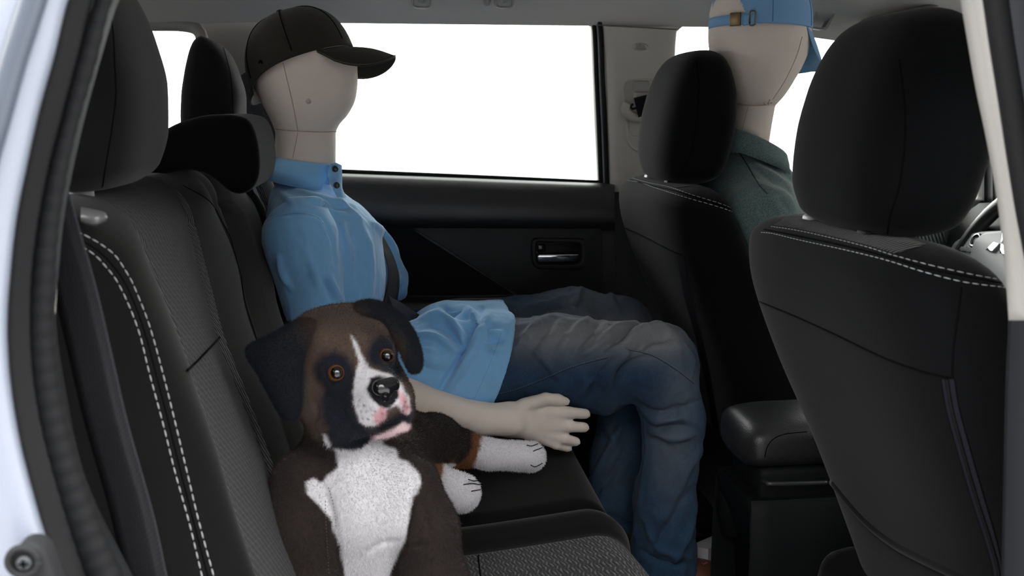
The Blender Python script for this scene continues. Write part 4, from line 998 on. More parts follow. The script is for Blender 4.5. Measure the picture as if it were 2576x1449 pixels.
cl1 = collar(shirt, YC, POLO, (687, 393, 852, 414), (660, 444, 858, 480), a0=-142, a1=142)
pl = strip([[(830, 412, .295), (824, 440, .290), (838, 476, .282), (850, 500, .28)], [(846, 409, .30), (850, 440, .297), (855, 470, .292), (864, 497, .292)], [(860, 416, .32), (861, 450, .315), (862, 475, .312), (872, 496, .32)]], 16)
mk('placket', *pl, POLO, shirt, label='button placket')
for q in ((843, 425, .285), (847, 466, .270)):
    c = P(*q); d = (CAM-c)/np.linalg.norm(CAM-c); bt = mk('button', *tube([c-d*.001, c+d*.0004, c+d*.0016, c+d*.0018], np.array([1, 1, .85, .2])*.0056, 20), BTN, shirt, label='navy button')
    mk('button_rim', *tube(np.array([c+d*.0018+np.array([math.cos(a)*.0042, 0, math.sin(a)*.0042]) for a in np.linspace(0, 6.283, 24)]), .0006, 6), plain('button_grey', (.05, .055, .07), .3), bt)

# jeans
def denim():
    m, nt, b = new_mat('worn_denim'); b.inputs['Roughness'].default_value = .92; b.inputs['Specular IOR Level'].default_value = .12; b.inputs['Sheen Weight'].default_value = .05
    v = coords(nt); tw = noise(nt, coords(nt, 'Object', (1, 1, 6)), 330, 3, .7); n2 = noise(nt, v, 26, 5, .65); n3 = noise(nt, v, 1300, 2)
    at = nd(nt, 'ShaderNodeAttribute', attribute_name='fade')
    base = mixc(nt, mathn(nt, 'ADD', mathn(nt, 'MULTIPLY', tw, .55), mathn(nt, 'MULTIPLY', n2, .45)), (.004, .0150, .036), (.034, .082, .150))
    fade = mixc(nt, tw, (.13, .145, .165), (.33, .325, .32))
    k = mathn(nt, 'MULTIPLY', at.outputs['Fac'], mathn(nt, 'ADD', .55, mathn(nt, 'MULTIPLY', n2, .7)))
    cl = nd(nt, 'ShaderNodeClamp'); nt.links.new(k, cl.inputs[0])
    c = mixc(nt, cl.outputs[0], base, fade); sp = mixc(nt, mathn(nt, 'MULTIPLY', mathn(nt, 'GREATER_THAN', n3, .62), .25), c, (.22, .26, .31))
    nt.links.new(sp, b.inputs['Base Color'])
    bump(nt, b, mathn(nt, 'ADD', mathn(nt, 'MULTIPLY', tw, .35), mathn(nt, 'MULTIPLY', n2, .9)), .5, .003); return m
DENIM = denim()
nl = [(1050, 925, .275), (1400, 903, .248), (1655, 915, .222)]; ns_ = [(1655, 915, .222), (1696, 1060, .212), (1672, 1260, .205), (1668, 1425, .200)]
fl = [(1080, 870, .44), (1440, 818, .445), (1560, 832, .435)]; fs_ = [(1560, 832, .435), (1580, 1000, .41), (1552, 1160, .385), (1540, 1345, .365)]
def jeans(p):
    d = chain(p, seg(*nl), [.078, .0745, .0665], .02); d = smin(d, chain(p, seg(*ns_), [.0665, .0505, .0515, .060], .02), .018)
    d = smin(d, cone(p, P(1380, 950, .245), P(1520, 985, .235), .046, .040), .02); d = smin(d, cone(p, P(1650, 880, .222), P(1688, 858, .222), .036, .022), .014)
    e = chain(p, seg(*fl), [.072, .070, .063], .02); e = smin(e, chain(p, seg(*fs_), [.063, .052, .0475, .0465], .02), .018)
    d = smin(d, e, .006); d = smin(d, cone(p, P(960, 930, .30), P(960, 900, .44), .08, .08), .03)
    h0 = P(1668, 1438, .200)[2]; near = (p[:, 1] < .29); d = np.maximum(d, np.where(near, h0-p[:, 2], P(1540, 1328, .365)[2]-p[:, 2]))
    i1 = cone(p, P(1670, 1330, .203), P(1668, 1470, .200), .046, .055); i2 = cone(p, P(1545, 1250, .372), P(1540, 1400, .365), .038, .042)
    return np.maximum(d, -np.minimum(i1, i2))
lo = np.array([P(900, 930, .3)[0]-.02, .10, P(1668, 1445, .2)[2]-.01]); hi = np.array([P(1770, 1000, .21)[0]+.05, .56, P(1463, 720, .445)[2]+.03])
V, F = build(jeans, lo, hi, .0032, 3)
foldsj = [([(1310, 862), (1370, 905), (1410, 960)], .004, 9), ([(1352, 812), (1320, 850), (1290, 900)], .004, 9), ([(1400, 800), (1360, 850), (1330, 905)], -.003, 10), ([(1480, 800), (1430, 850), (1395, 900)], .004, 9), ([(1520, 800), (1480, 845), (1440, 885)], -.003, 9),
          ([(1600, 815), (1545, 835), (1500, 870), (1470, 890)], .0055, 9), ([(1612, 832), (1560, 850), (1515, 885)], -.004, 8), ([(1684, 832), (1650, 828), (1608, 845), (1560, 872)], .007, 9), ([(1690, 850), (1640, 858), (1580, 888)], -.005, 9),
          ([(1540, 985), (1556, 930), (1600, 890), (1650, 885)], -.006, 9), ([(1525, 975), (1535, 925), (1580, 880)], .005, 10), ([(1470, 980), (1510, 940), (1540, 915)], .004, 9), ([(1480, 1000), (1495, 960), (1500, 930)], -.004, 8),
          ([(1625, 1052), (1670, 1075), (1730, 1070)], -.0055, 8), ([(1622, 1035), (1665, 1055), (1725, 1048)], .005, 8), ([(1640, 1085), (1690, 1100), (1745, 1092)], .005, 9), ([(1630, 1100), (1680, 1120)], -.004, 8), ([(1600, 1010), (1640, 1035), (1700, 1030), (1750, 1010)], -.004, 9),
          ([(1760, 1130), (1720, 1190), (1700, 1260)], .005, 10), ([(1740, 1230), (1690, 1310), (1640, 1380)], -.004, 10), ([(1620, 1300), (1660, 1380), (1730, 1400)], .004, 10), ([(1610, 1380), (1660, 1412), (1740, 1420)], -.004, 8), ([(1745, 1290), (1720, 1360), (1690, 1420)], .004, 9),
          ([(1560, 1075), (1520, 1160), (1490, 1215)], .005, 9), ([(1580, 1110), (1540, 1190), (1500, 1240)], -.004, 9), ([(1490, 1260), (1550, 1285), (1590, 1310)], .003, 10), ([(1520, 1050), (1545, 1110)], .003, 9),
          ([(1290, 800), (1340, 790), (1400, 775), (1460, 770)], -.003, 8), ([(1320, 772), (1380, 765), (1440, 740)], .003, 8), ([(1463, 724), (1450, 760), (1440, 785)], .004, 8), ([(1530, 732), (1545, 770), (1560, 790)], .003, 8)]
V = folded(V, F, foldsj, 1, 2.6); V = crumple(V, vnormals(V, F), .0034, (34, 34, 20), 3.0); V = crumple(V, vnormals(V, F), .0010, (80, 80, 50), 6.0); V = smooth_mesh(V, F, 1, .3)
q, _ = pix(V); g = lambda cx, cy, sx, sy, r=0: np.exp(-((((q[:, 0]-cx)*math.cos(r)+(q[:, 1]-cy)*math.sin(r))/sx)**2+((-(q[:, 0]-cx)*math.sin(r)+(q[:, 1]-cy)*math.cos(r))/sy)**2))
fade = np.clip(1.05*g(1530, 835, 190, 55)+.5*g(1350, 850, 110, 55)+.9*g(1650, 850, 70, 45)+.5*g(1480, 745, 110, 40)+.35*g(1690, 1130, 60, 130)+.2*g(1540, 1150, 40, 120)+.25*g(1720, 960, 50, 70), 0, 1)
jn = mk('jeans', V, F, DENIM, m1, attrs={'fade': fade}, label='worn blue jeans'); jb = bvh_of(V, F)
for ln in ([(1222, 1000), (1290, 985), (1370, 955), (1440, 925), (1530, 900)], [(1580, 880), (1640, 895), (1700, 930), (1745, 965)]):
    p, _ = hits(jb, ln, 140, .0002); mk('seam', *tube(p, .0006, 6), THREADD, jn)
    p, _ = hits(jb, [(a, b-4) for a, b in ln], 140, .0004); mk('stitching', *dashes(p, .0028, .0014, .0004), THREADW, jn, kind='stuff')
for ln in ([(1618, 1060), (1622, 1130), (1612, 1200), (1596, 1290)], [(1486, 1322), (1530, 1322), (1592, 1312)]):
    p, _ = hits(jb, ln, 90, .0003); mk('seam', *tube(p, .0008, 6), THREADD, jn)
# brown leather shoes
SHOE = plain('brown_leather', (.10, .038, .022), .5, grain=300, gs=.3, var=.2); SOLE = plain('dark_sole', (.015, .012, .010), .7)
def shoe(px, row, Y, name_letter=False):
    h = P(px, row, Y); x0, z0 = h[0]-.055, h[2]-.075
    def f(p):
        d = chain(p, [(x0+.035, Y, z0+.045), (x0+.10, Y, z0+.045), (x0+.20, Y, z0+.034), (x0+.245, Y, z0+.030)], [.038, .040, .040, .030], .02)
        d = smin(d, cone(p, (x0+.045, Y, z0+.06), (x0+.055, Y, z0+.095), .036, .040), .02)
        d = np.maximum(d, z0+.012-p[:, 2]); d = np.maximum(d, p[:, 2]-(z0+.112-.25*np.clip(p[:, 0]-x0-.06, 0, .2)))
        return np.maximum(d, -cone(p, (x0+.05, Y, z0+.075), (x0+.055, Y, z0+.16), .031, .034))
    V, F = build(f, (x0-.02, Y-.06, z0), (x0+.30, Y+.06, z0+.13), .004, 2)
    s = mk('shoe', V, F, SHOE, m1, label='brown leather shoe')
    a = np.linspace(0, 2*math.pi, 48, endpoint=False); o = np.stack([x0+.125+.155*np.cos(a), Y+(.036+.008*np.cos(a))*np.sign(np.sin(a))*np.abs(np.sin(a))**.7], -1)
    G = np.stack([np.c_[o, np.full(48, z0)], np.c_[o, np.full(48, z0+.018)]], 0); v, f2 = grid(G, close_u=True); v, f2 = cap_ends(G, v, f2); mk('sole', v, f2, SOLE, s, sharp=50)
    return s, bvh_of(V, F)
s1, sbv = shoe(1690, 1432, .200); s2, _ = shoe(1552, 1350, .365)
lp, ln_ = hits(sbv, [(1763, 1421), (1784, 1414)], 12, .0003)
if len(lp) > 3:
    xd = lp[-1]-lp[0]; xd /= np.linalg.norm(xd); nn = ln_.mean(0); yd = np.cross(nn, xd); yd /= np.linalg.norm(yd)
    text3("Levi's", .0066, lp.mean(0)+nn*.0006, xd, yd, plain('faded_pink_print', (.36, .10, .11), .6), 'lettering', s1, .0003)
# dark cap
a_, b_ = P(628, 212, YC), P(888, 120, YC); O1 = (a_+b_)/2; e1 = b_-a_; fr = cap_frame(O1, e1, (-.35, .14, 1))
lower = lambda f: .018*max(0, -math.cos(f))**3
V, F, G1 = cap_crown(fr, np.linalg.norm(e1)/2, .088, .095, 2.45, lower, dent=.10)
cp = mk('cap', V, F, CAPD, m1, label='dark olive baseball cap'); cb1 = bvh_of(V, F)
for j in (8, 24, 40, 56, 72, 88): mk('cap_seam', *tube(G1[2:, j]+(G1[2:, j]-O1)*.006, .0008, 6), SEAMD, cp)
top = O1+fr[3]*.096; mk('cap_button', *loftz([(top[2]-.003, top[0]-.008, top[0]+.008, YC-.008, YC+.008, 2), (top[2]+.004, top[0]-.007, top[0]+.007, YC-.007, YC+.007, 2)], M=8, N=20, top=.004)[:2], CAPD, cp)
V, F, GB = cap_brim(fr, np.linalg.norm(e1)/2*.97, .085, .074, .060, (.90, -.50), 66); br = mk('brim', V, F, CAPD, cp, label='curved peak')
mk('brim_stitching', *tube(GB[-1]*1.0, .0013, 6), plain('olive_edge', (.05, .045, .035), .9), br)
p, _ = hits(cb1, [(652, 158), (657, 153), (660, 160)], 8, .0004); mk('eyelet', *tube(p, .0016, 8), SEAMD, cp)
g_ = [G1[0, j] for j in range(40, 57)]; mk('cap_strap', *ribbon(np.array(g_)+np.array([-.002, 0, -.008]), (0, 0, 1), .018, .002)[:2], CAPD, cp)

# seat belt worn by the rear figure
wb2 = thing('seat_belt', P(960, 700, .4), 'dark seat belt running over the sky blue shirt and across the lap', 'seat belt')
p = np.array([P(*q) for q in spl([(606, 190, .67), (640, 262, .63), (690, 330, .58), (740, 400, .53)], 30)]); V, F, uv = ribbon(p, (.75, 0, .8), .046, .0014); mk('webbing', V, F, WEB, wb2, uv=uv)
p = np.array([P(*q) for q in spl([(922, 538, .43), (938, 566, .41), (973, 630, .38), (990, 690, .345), (982, 760, .31), (955, 850, .27)], 50)]); V, F, uv = ribbon(p, (.42, .80, -.42), .046, .0014); mk('webbing', V, F, WEB, wb2, uv=uv)
p = np.array([P(*q) for q in spl([(960, 760, .30), (1000, 783, .325), (1045, 813, .36), (1090, 845, .40)], 24)]); V, F, uv = ribbon(p, (-.45, -.1, -.85), .034, .0014); mk('webbing', V, F, WEBG, wb2, uv=uv, label='grey lap webbing')

# --- figure in the far front seat
YD = .37
m2 = thing('mannequin', P(1880, 560, YD)*[1, 1, 0]+[.1, 0, .38], 'seated display figure in dark green shirt and pale blue cap in the far front seat', 'mannequin')
head2 = rows_solid([(-75, 1870, 1940, .03), (-50, 1835, 1985, .055), (-10, 1803, 2015, .072), (40, 1789, 2031, .080), (90, 1786, 2034, .081), (130, 1789, 2026, .080), (170, 1798, 2009, .077), (210, 1814, 1986, .071), (240, 1832, 1966, .065), (262, 1848, 1946, .058)], YD, YD)
neck2 = rows_solid([(256, 1850, 1945, .052), (330, 1838, 1932, .052), (420, 1824, 1922, .052), (520, 1815, 1925, .055)], YD, YD)
def body2(p): return smin(smin(head2(p), neck2(p), .004), cone(p, P(1860, 540, YD), P(1890, 640, YD), .07, .075, ((0, 1, 0), 1.6)), .03)
V, F = build(body2, (P(1780, 100, YD)[0]-.04, .2, P(1880, 680, YD)[2]), (P(2040, 80, YD)[0]+.03, .54, P(1900, -80, YD)[2]+.02), .003, 2)
V = folded(V, F, [([(1848, 261), (1900, 266), (1944, 263)], -.0015, 3.0)], 0)
bd2 = mk('body', V, F, SKIN, m2, label='pale stocking-covered head and neck'); bb2 = bvh_of(V, F)
for ln, r in (([(2018, 92), (2004, 140), (1976, 200), (1944, 250)], .0007), ([(1850, 259), (1880, 265), (1920, 264), (1942, 258)], .0010), ([(1882, 268), (1874, 300), (1866, 330)], .0006)):
    p, _ = hits(bb2, ln, 60, .0001); mk('seam', *tube(p, r, 6), SKINS, bd2, label='stitched seam')
p, _ = hits(bb2, [(1922, 256), (1932, 262), (1936, 250)], 14, .001); mk('loose_thread', *tube(p, .0018, 6), plain('pale_padding', (.62, .56, .45), .95), bd2)
def shirt2(p):
    d = cone(p, P(1862, 520, YD), P(1905, 690, YD), .092, .115, ((0, 1, 0), 1.7))
    d = smin(d, cone(p, P(1882, 428, YD), P(1874, 500, YD), .058, .085, ((0, 1, 0), 1.15)), .02)
    d = smin(d, cone(p, P(1885, 450, YD), P(1905, 548, .215), .052, .060), .03); d = smin(d, cone(p, P(1885, 450, YD), P(1890, 540, .53), .052, .058), .03)
    d = smin(d, cone(p, P(1915, 550, .205), P(1985, 700, .17), .058, .050), .018)
    d = smin(d, cone(p, P(1935, 500, .36), P(1950, 620, .36), .060, .075), .03)
    return np.maximum(d, -rows_solid([(250, 1842, 1940, .05), (400, 1824, 1926, .055), (430, 1826, 1926, .055)], YD, YD)(p))
V, F = build(shirt2, (P(1740, 520, YD)[0]-.03, .09, P(1900, 760, YD)[2]), (P(2070, 600, YD)[0]+.03, .66, P(1880, 350, YD)[2]), .0038, 3)
V = folded(V, F, [([(1902, 560), (1920, 510), (1955, 488), (2000, 484)], -.0025, 5), ([(1894, 410), (1945, 440), (1985, 465)], .004, 7), ([(1905, 400), (1950, 425), (1990, 455)], -.003, 6), ([(1900, 425), (1940, 455), (1985, 480)], -.003, 6), ([(1885, 450), (1925, 470), (1960, 482)], .003, 7), ([(1940, 500), (1960, 540), (1975, 590)], .003, 8), ([(1960, 495), (1985, 530)], -.003, 8), ([(1905, 530), (1915, 580)], .003, 8)], 1)
sh2 = mk('shirt', V, F, GREEN, m2, label='dark green heather shirt'); sb2 = bvh_of(V, F)
p, _ = hits(sb2, [(1862, 388), (1880, 415), (1896, 443), (1912, 468), (1930, 488)], 50, .0002); mk('seam', *tube(p, .0011, 6), plain('green_seam', (.028, .045, .042), .9), sh2)
cl2 = collar(sh2, YD, GREEN, (1822, 316, 1968, 390), (1800, 368, 1978, 446), a0=-150, a1=150, flare=.020)
# blue cap with an open back and a buckled strap
O2 = P(1912, 74, YD); fr2 = cap_frame(O2, (.913, .407, -.03), (-.06, 0, 1)); aa = np.linalg.norm(P(1787, 76, YD)-P(2037, 76, YD))/2
hole = lambda f, h: abs(f-math.pi) < math.radians(29)*(1-max(h-.02, 0)/.05)**.5 if h < .070 else False
V, F, G2 = cap_crown(fr2, aa, .088, .112, 2.4, None, hole=hole, N=216, M=60)
cp2 = mk('cap', V, F, CAPB, m2, label='pale blue baseball cap, open at the back'); cb2 = bvh_of(V, F)
for j in (0, 36, 72, 144, 180): mk('cap_seam', *tube(G2[1:, j]+(G2[1:, j]-O2)*.004, .0008, 6), plain('blue_seam', (.07, .17, .36), .9), cp2)
V, F, GB = cap_brim(fr2, aa*.98, .086, .082, .050, (.62, -.80), 68); br2 = mk('brim', V, F, CAPB, cp2, label='curved peak')
edge = [O2+fr2[1]*aa*1.01*math.cos(f)+fr2[2]*.089*math.sin(f)+fr2[3]*.008 for f in np.radians(np.linspace(146, 216, 40))]
mk('cap_strap', *ribbon(np.array(edge), (0, 0, 1), .0175, .002)[:2], CAPB, cp2, label='adjustable strap')
on = lambda px, row, lift: (lambda c: c)(min((e for e in edge), key=lambda e: abs(pix(e)[0][0]-px)))+fr2[2]*-lift
c = on(1846, 52, .003); nn = (c-O2)*[1, 1, 0]; nn /= np.linalg.norm(nn); tt = np.cross([0, 0, 1], nn)
mk('buckle', *(lambda v: (c+np.outer(v[0][:, 0], tt)+np.outer(v[0][:, 1], nn)+np.outer(v[0][:, 2], [0, 0, 1.]), v[1]))(box((-.010, -.002, -.0115), (.010, .003, .0115), .001)), BRASS, cp2, label='brass buckle')
p, nr = hits(cb2, [(1856, 55), (1880, 51), (1903, 50)], 12, .0035)
if len(p) > 4: mk('strap_end', *ribbon(p, (0, 0, 1), .018, .002)[:2], CAPB, cp2)
c = on(1901, 50, .006); nn = (c-O2)*[1, 1, 0]; nn /= np.linalg.norm(nn); tt = np.cross([0, 0, 1], nn); rr_ = rounded([(-.0048, -.0125), (.0048, -.0125), (.0048, .0125), (-.0048, .0125)], .004)
q = np.array([c+nn*.003+tt*a+np.array([0, 0, b]) for a, b in np.vstack([rr_, rr_[:1]])]); mk('strap_ring', *tube(q, .0013, 8), BRASS, cp2, label='brass slide ring')
# ------------------------------------------------------------------ plush dog on the near cushion
def fur_mat(name, attr='col'):
    m, nt, b = new_mat(name); b.inputs['Roughness'].default_value = 1.0; b.inputs['Specular IOR Level'].default_value = 0.12
    b.inputs['Sheen Weight'].default_value = .12; b.inputs['Sheen Roughness'].default_value = .5
    a = nd(nt, 'ShaderNodeAttribute', attribute_name=attr); nt.links.new(a.outputs['Color'], b.inputs['Base Color']); return m
FURM = fur_mat('plush_backing'); FURH = fur_mat('plush_pile')
dog = thing('plush_dog', P(900, 1400, -.30)*[1, 1, 0]+[0, 0, .385], 'brown and white plush boxer dog sitting on the near seat cushion', 'stuffed toy')
C5 = lambda pts: [(600+x/2.072, 750+y/2.072) for x, y in pts]
QD = .84                                     # the dog sits well towards the open door
D = lambda px, py, Y: P(px, py, (Y+1.4)*QD-1.4)
def dog_f(p):
    R = lambda *r: r[0]*QD if len(r) == 1 else tuple(x*QD for x in r)
    c2 = lambda a, b, ra, rb: cone(p, D(*a), D(*b), ra*QD, rb*QD)
    d = ell(p, D(866, 893, -.125), R(.064, .066, .060))
    d = smin(d, c2((800, 850, -.135), (930, 838, -.105), .034, .036), .025)
    d = smin(d, c2((803, 985, -.135), (850, 1040, -.150), .040, .038), .021)
    d = smin(d, c2((965, 960, -.10), (985, 1000, -.125), .030, .030), .021)
    d = smin(d, c2((905, 945, -.160), (962, 992, -.205), .040, .030), .018)
    d = smin(d, c2((932, 1025, -.195), (925, 1045, -.185), .028, .026), .010)
    d = smin(d, c2((880, 1045, -.165), (866, 1075, -.155), .036, .030), .013)
    d = smin(d, c2((1002, 1005, -.175), (1010, 1035, -.165), .020, .018), .008)
    d = smin(d, c2((948, 1082, -.172), (1008, 1070, -.170), .0125, .0120), .005)
    d = smin(d, c2((952, 1062, -.182), (1010, 1052, -.178), .012, .0105), .005)
    for q in ((836, 922, -.185), (962, 880, -.160)): d = smin(d, c2(q, (q[0]+6, q[1]+14, q[2]), .016, .014), .010)
    d = smin(d, c2((870, 1060, -.105), (880, 1170, -.10), .054, .060), .025)
    b = ell(p, D(895, 1225, -.085), R(.094, .080, .085))
    b = smin(b, c2((905, 1260, -.10), (925, 1430, -.08), .082, .070), .035)
    b = smin(b, c2((935, 1330, -.02), (920, 1500, .03), .082, .075), .035)
    d = smin(d, b, .025)
    d = smin(d, chain(p, [D(765, 1215, -.130), D(755, 1330, -.155), D(768, 1475, -.165), D(775, 1580, -.17)], [R(.044), R(.042), R(.044), R(.044)], .02), .014)
    d = smin(d, chain(p, [D(1045, 1210, -.120), D(1075, 1330, -.150), D(1092, 1468, -.160), D(1100, 1570, -.165)], [R(.032), R(.037), R(.042), R(.042)], .02), .012)
    h = chain(p, [D(960, 1190, -.02), P(1020, 1125, -.04), P(1090, 1115, .045), P(1160, 1128, .085)], [.055, .048, .041, .028], .02)
    h = smin(h, chain(p, seg((1160, 1128, .085), (1230, 1143, .10), (1335, 1149, .115)), [.027, .0225, .0245], .012), .012)
    h = smin(h, chain(p, [D(1000, 1260, -.045), P(1085, 1205, -.045), P(1160, 1240, -.03)], [.035, .022, .0285], .012), .015)
    d = smin(d, h, .012)
    return np.maximum(d, .372-p[:, 2])
lo = np.array([D(690, 1300, -.14)[0]-.03, -.46, .365]); hi = np.array([P(1372, 1150, .115)[0]+.02, .16, D(880, 775, -.12)[2]+.02])
V, F = build(dog_f, lo, hi, .0026, 2)
foldsd = [([(1000, 1090), (965, 1100), (935, 1095)], -.002, 6), ([(1022, 1062), (985, 1072), (948, 1078)], -.0035, 5), ([(948, 1085), (958, 1060), (968, 1030)], -.0025, 5), ([(880, 1120), (920, 1110), (950, 1095)], -.004, 7),
          ([(790, 1000), (800, 1040), (790, 1070)], -.003, 7), ([(905, 870), (915, 900), (908, 930)], -.0025, 9), ([(812, 1215), (835, 1280), (850, 1380), (862, 1449)], -.005, 9), ([(1045, 1230), (1030, 1300), (1015, 1400)], -.005, 9),
          ([(890, 1418), (950, 1370), (1018, 1358)], -.003, 6), ([(1060, 1250), (1085, 1320), (1095, 1370)], -.003, 10), ([(1030, 1370), (1090, 1370)], -.003, 7)]
for ln, amp, w in foldsd: V = fold(V, vnormals(V, F), ln, amp, w)
N = vnormals(V, F); q, _ = pix(V); face = np.clip(((N*(CAM-V)).sum(1)/np.linalg.norm(CAM-V, axis=1)+.25)*4, 0, 1)
BROWN, FBROWN, NAVY, WHITE_, PINK, TAN, BLK = map(np.array, ((.020, .0145, .013), (.078, .053, .041), (.0072, .0085, .0145), (.56, .55, .57), (.58, .29, .32), (.20, .085, .032), (.006, .006, .007)))
col = np.tile(BROWN, (len(V), 1)); nz = np.array([mnoise.noise(Vector(v*120)) for v in V]); nz2 = np.array([mnoise.noise(Vector(v*38)) for v in V])
def put(w, c):
    global col
    w = np.clip(w, 0, 1)[:, None]; col = col*(1-w)+np.asarray(c)*w
jag = (nz*4)[:, None]*np.array([1, 1])
def reg(poly, soft=4.0, grow=0): 
    return ramp_px(V+N*(nz*.0022)[:, None], C5(poly), soft)*face*np.clip((-.13-V[:, 1])/.02, 0, 1)
hd = np.clip((1115-q[:, 1])/30, 0, 1)*np.clip((1045-q[:, 0])/20, 0, 1)*(V[:, 1] < -.10)
put(hd*(.75+.5*nz2), FBROWN)
put(hd*np.clip((835-q[:, 1])/40, 0, 1)*np.clip(.35+nz2, 0, 1)*.5, (.02, .017, .016))
MASK = [(395, 360), (430, 300), (500, 275), (565, 300), (600, 360), (612, 420), (600, 500), (612, 590), (640, 650), (690, 680), (760, 640), (830, 600), (900, 560), (915, 600), (910, 660), (860, 650), (800, 680), (735, 706), (690, 730), (650, 790), (560, 790), (480, 750), (445, 650), (430, 560), (445, 470), (400, 420)]
put(reg(MASK, 10), NAVY); put(reg([(690, 235), (740, 185), (805, 215), (835, 300), (850, 440), (800, 410), (740, 370), (690, 350), (668, 290)], 8), NAVY)
put(reg([(585, 193), (620, 240), (655, 320), (680, 360), (740, 383), (800, 405), (850, 455), (892, 520), (900, 570), (885, 605), (850, 592), (830, 560), (770, 580), (765, 630), (715, 662), (665, 670), (630, 642), (606, 570), (596, 490), (610, 400), (628, 330), (604, 250)], 3), WHITE_)
put(reg([(705, 640), (712, 600), (742, 565), (772, 580), (766, 628), (730, 657)], 5)*.9, PINK); put(reg([(832, 470), (870, 520), (898, 580), (868, 602), (850, 575), (838, 520)], 5)*.9, PINK)
put(reg([(690, 722), (740, 706), (800, 684), (860, 648), (897, 655), (893, 684), (840, 703), (760, 738), (700, 748)], 4), (.70, .52, .55))
put(reg([(668, 470), (690, 420), (730, 403), (790, 420), (832, 450), (838, 515), (800, 565), (770, 575), (730, 562), (688, 522)], 3), BLK)
for x, y in ((622, 560), (640, 590), (655, 560), (668, 590), (648, 625), (690, 580), (632, 535), (705, 610), (720, 640), (745, 600), (870, 540), (880, 565), (862, 560), (858, 585), (716, 590), (676, 630)):
    put(np.clip(1.6-np.linalg.norm(q-np.array(C5([(x, y)])[0]), axis=1)/2.4, 0, 1)*face*.9, (.03, .03, .035))
put(reg([(498, 778), (512, 825), (522, 880), (470, 920), (440, 955), (428, 962), (392, 938), (350, 958), (358, 1022), (420, 1080), (480, 1150), (500, 1220), (530, 1300), (550, 1400), (556, 1500), (760, 1500), (800, 1410), (868, 1262), (886, 1180), (900, 1100), (910, 1032), (930, 1022), (953, 960), (940, 918), (890, 860), (835, 832), (822, 790), (755, 762), (742, 735), (690, 740), (640, 785), (560, 792)], 3), WHITE_)
put(reg([(440, 712), (455, 708), (482, 765), (470, 775), (446, 745)], 3), WHITE_)
foot = np.clip((q[:, 0]-1200+(q[:, 1]-1130)*.25+nz*5)/8, 0, 1)*(V[:, 1] > .03); foot2 = np.clip((q[:, 0]-1100+(q[:, 1]-1220)*.2+nz*4)/8, 0, 1)*(V[:, 1] < .03)*(q[:, 1] > 1165)*(V[:, 1] > -.13)
tan_ = np.clip((q[:, 1]-(1180-(q[:, 0]-1060)*.33))/22+nz2, 0, 1)*(q[:, 0] > 1040)*(V[:, 1] > -.04)+np.clip((q[:, 0]-1180)/14, 0, 1)*(V[:, 1] > .03)+np.clip((q[:, 0]-1075)/14, 0, 1)*(V[:, 1] < .03)*(q[:, 1] > 1165)*(V[:, 1] > -.13)
put(tan_, TAN); put(foot+foot2, WHITE_*1.28)  # paw white raised to offset the dimmer light on the paws
body = mk('body', V, F, FURM, dog, attrs={'col': col}, label='brown plush body with white chest, muzzle and paws'); db = bvh_of(V, F)
def fur(name, V, F, col, n, L, parent, comb=(0, 0, -1), r=.00017, seed=3, mask=None):
    """short plush pile as real strands"""
    g = np.random.default_rng(seed); F = np.asarray(F); a, b, c, d = (V[F[:, k]] for k in range(4))
    ar = np.linalg.norm(np.cross(c-a, d-b), axis=1)/2
    nn = np.cross(c-a, d-b); nn /= np.linalg.norm(nn, axis=1)[:, None]+1e-12; ce = (a+c)/2
    vis = ((nn*(CAM-ce)).sum(1)/np.linalg.norm(CAM-ce, axis=1) > -.45); ar = ar*np.where(vis, 1, .12)
    if mask is not None: ar = ar*mask[F].mean(1)
    fi = g.choice(len(F), n, p=ar/ar.sum()); u, v = g.random(n)[:, None], g.random(n)[:, None]
    q4 = F[fi]; w = [(1-u)*(1-v), u*(1-v), u*v, (1-u)*v]; N = vnormals(V, F)
    pos = sum(w[k]*V[q4[:, k]] for k in range(4)); nor = sum(w[k]*N[q4[:, k]] for k in range(4)); cc = sum(w[k]*col[q4[:, k]] for k in range(4))
    nor /= np.linalg.norm(nor, axis=1)[:, None]; cm = np.array(comb, float)[None]-nor*(nor @ np.array(comb, float))[:, None]
    ln = (L if np.isscalar(L) else sum(w[k][:, 0]*L[q4[:, k]] for k in range(4)))*(.65+.6*g.random(n)); j = g.normal(0, .32, (n, 3)); K = 4; pts = np.zeros((n, K, 3))
    for k, t in enumerate(np.linspace(0, 1, K)): pts[:, k] = pos-nor*.0006+(nor*t+(cm*.55+j)*t**1.5)*ln[:, None]
    o0 = (V.min(0)+V.max(0))/2; cu = bpy.data.hair_curves.new(name); cu.add_curves([K]*n); cu.position_data.foreach_set('vector', (pts-o0).ravel())
    ra = cu.attributes.new('radius', 'FLOAT', 'POINT'); ra.data.foreach_set('value', np.tile(np.array([1, .9, .65, .2])*r, n))
    cc = cc*(.72+.56*g.random((n, 1))); ca = cu.attributes.new('col', 'FLOAT_COLOR', 'CURVE'); ca.data.foreach_set('color', np.c_[np.clip(cc, 0, 1), np.ones(n)].ravel())
    cu.materials.append(FURH); o = bpy.data.objects.new(name, cu); link(o, o0, parent); o['kind'] = 'stuff'; return o
keep = np.ones(len(V))
for x, y, rr in ((845, 938, 24), (972, 894, 19), (974, 986, 34)): keep *= np.clip((np.linalg.norm(q-np.array([x, y]), axis=1)-rr)/8, 0.0, 1)**.5
Lf = np.where(col[:, 0] > .3, .0028, .0030)*np.where((q[:, 1] < 1110) & (V[:, 1] < -.15), .75, 1.0)
fur('fur', V, F, col, 230000, Lf, body, mask=keep)
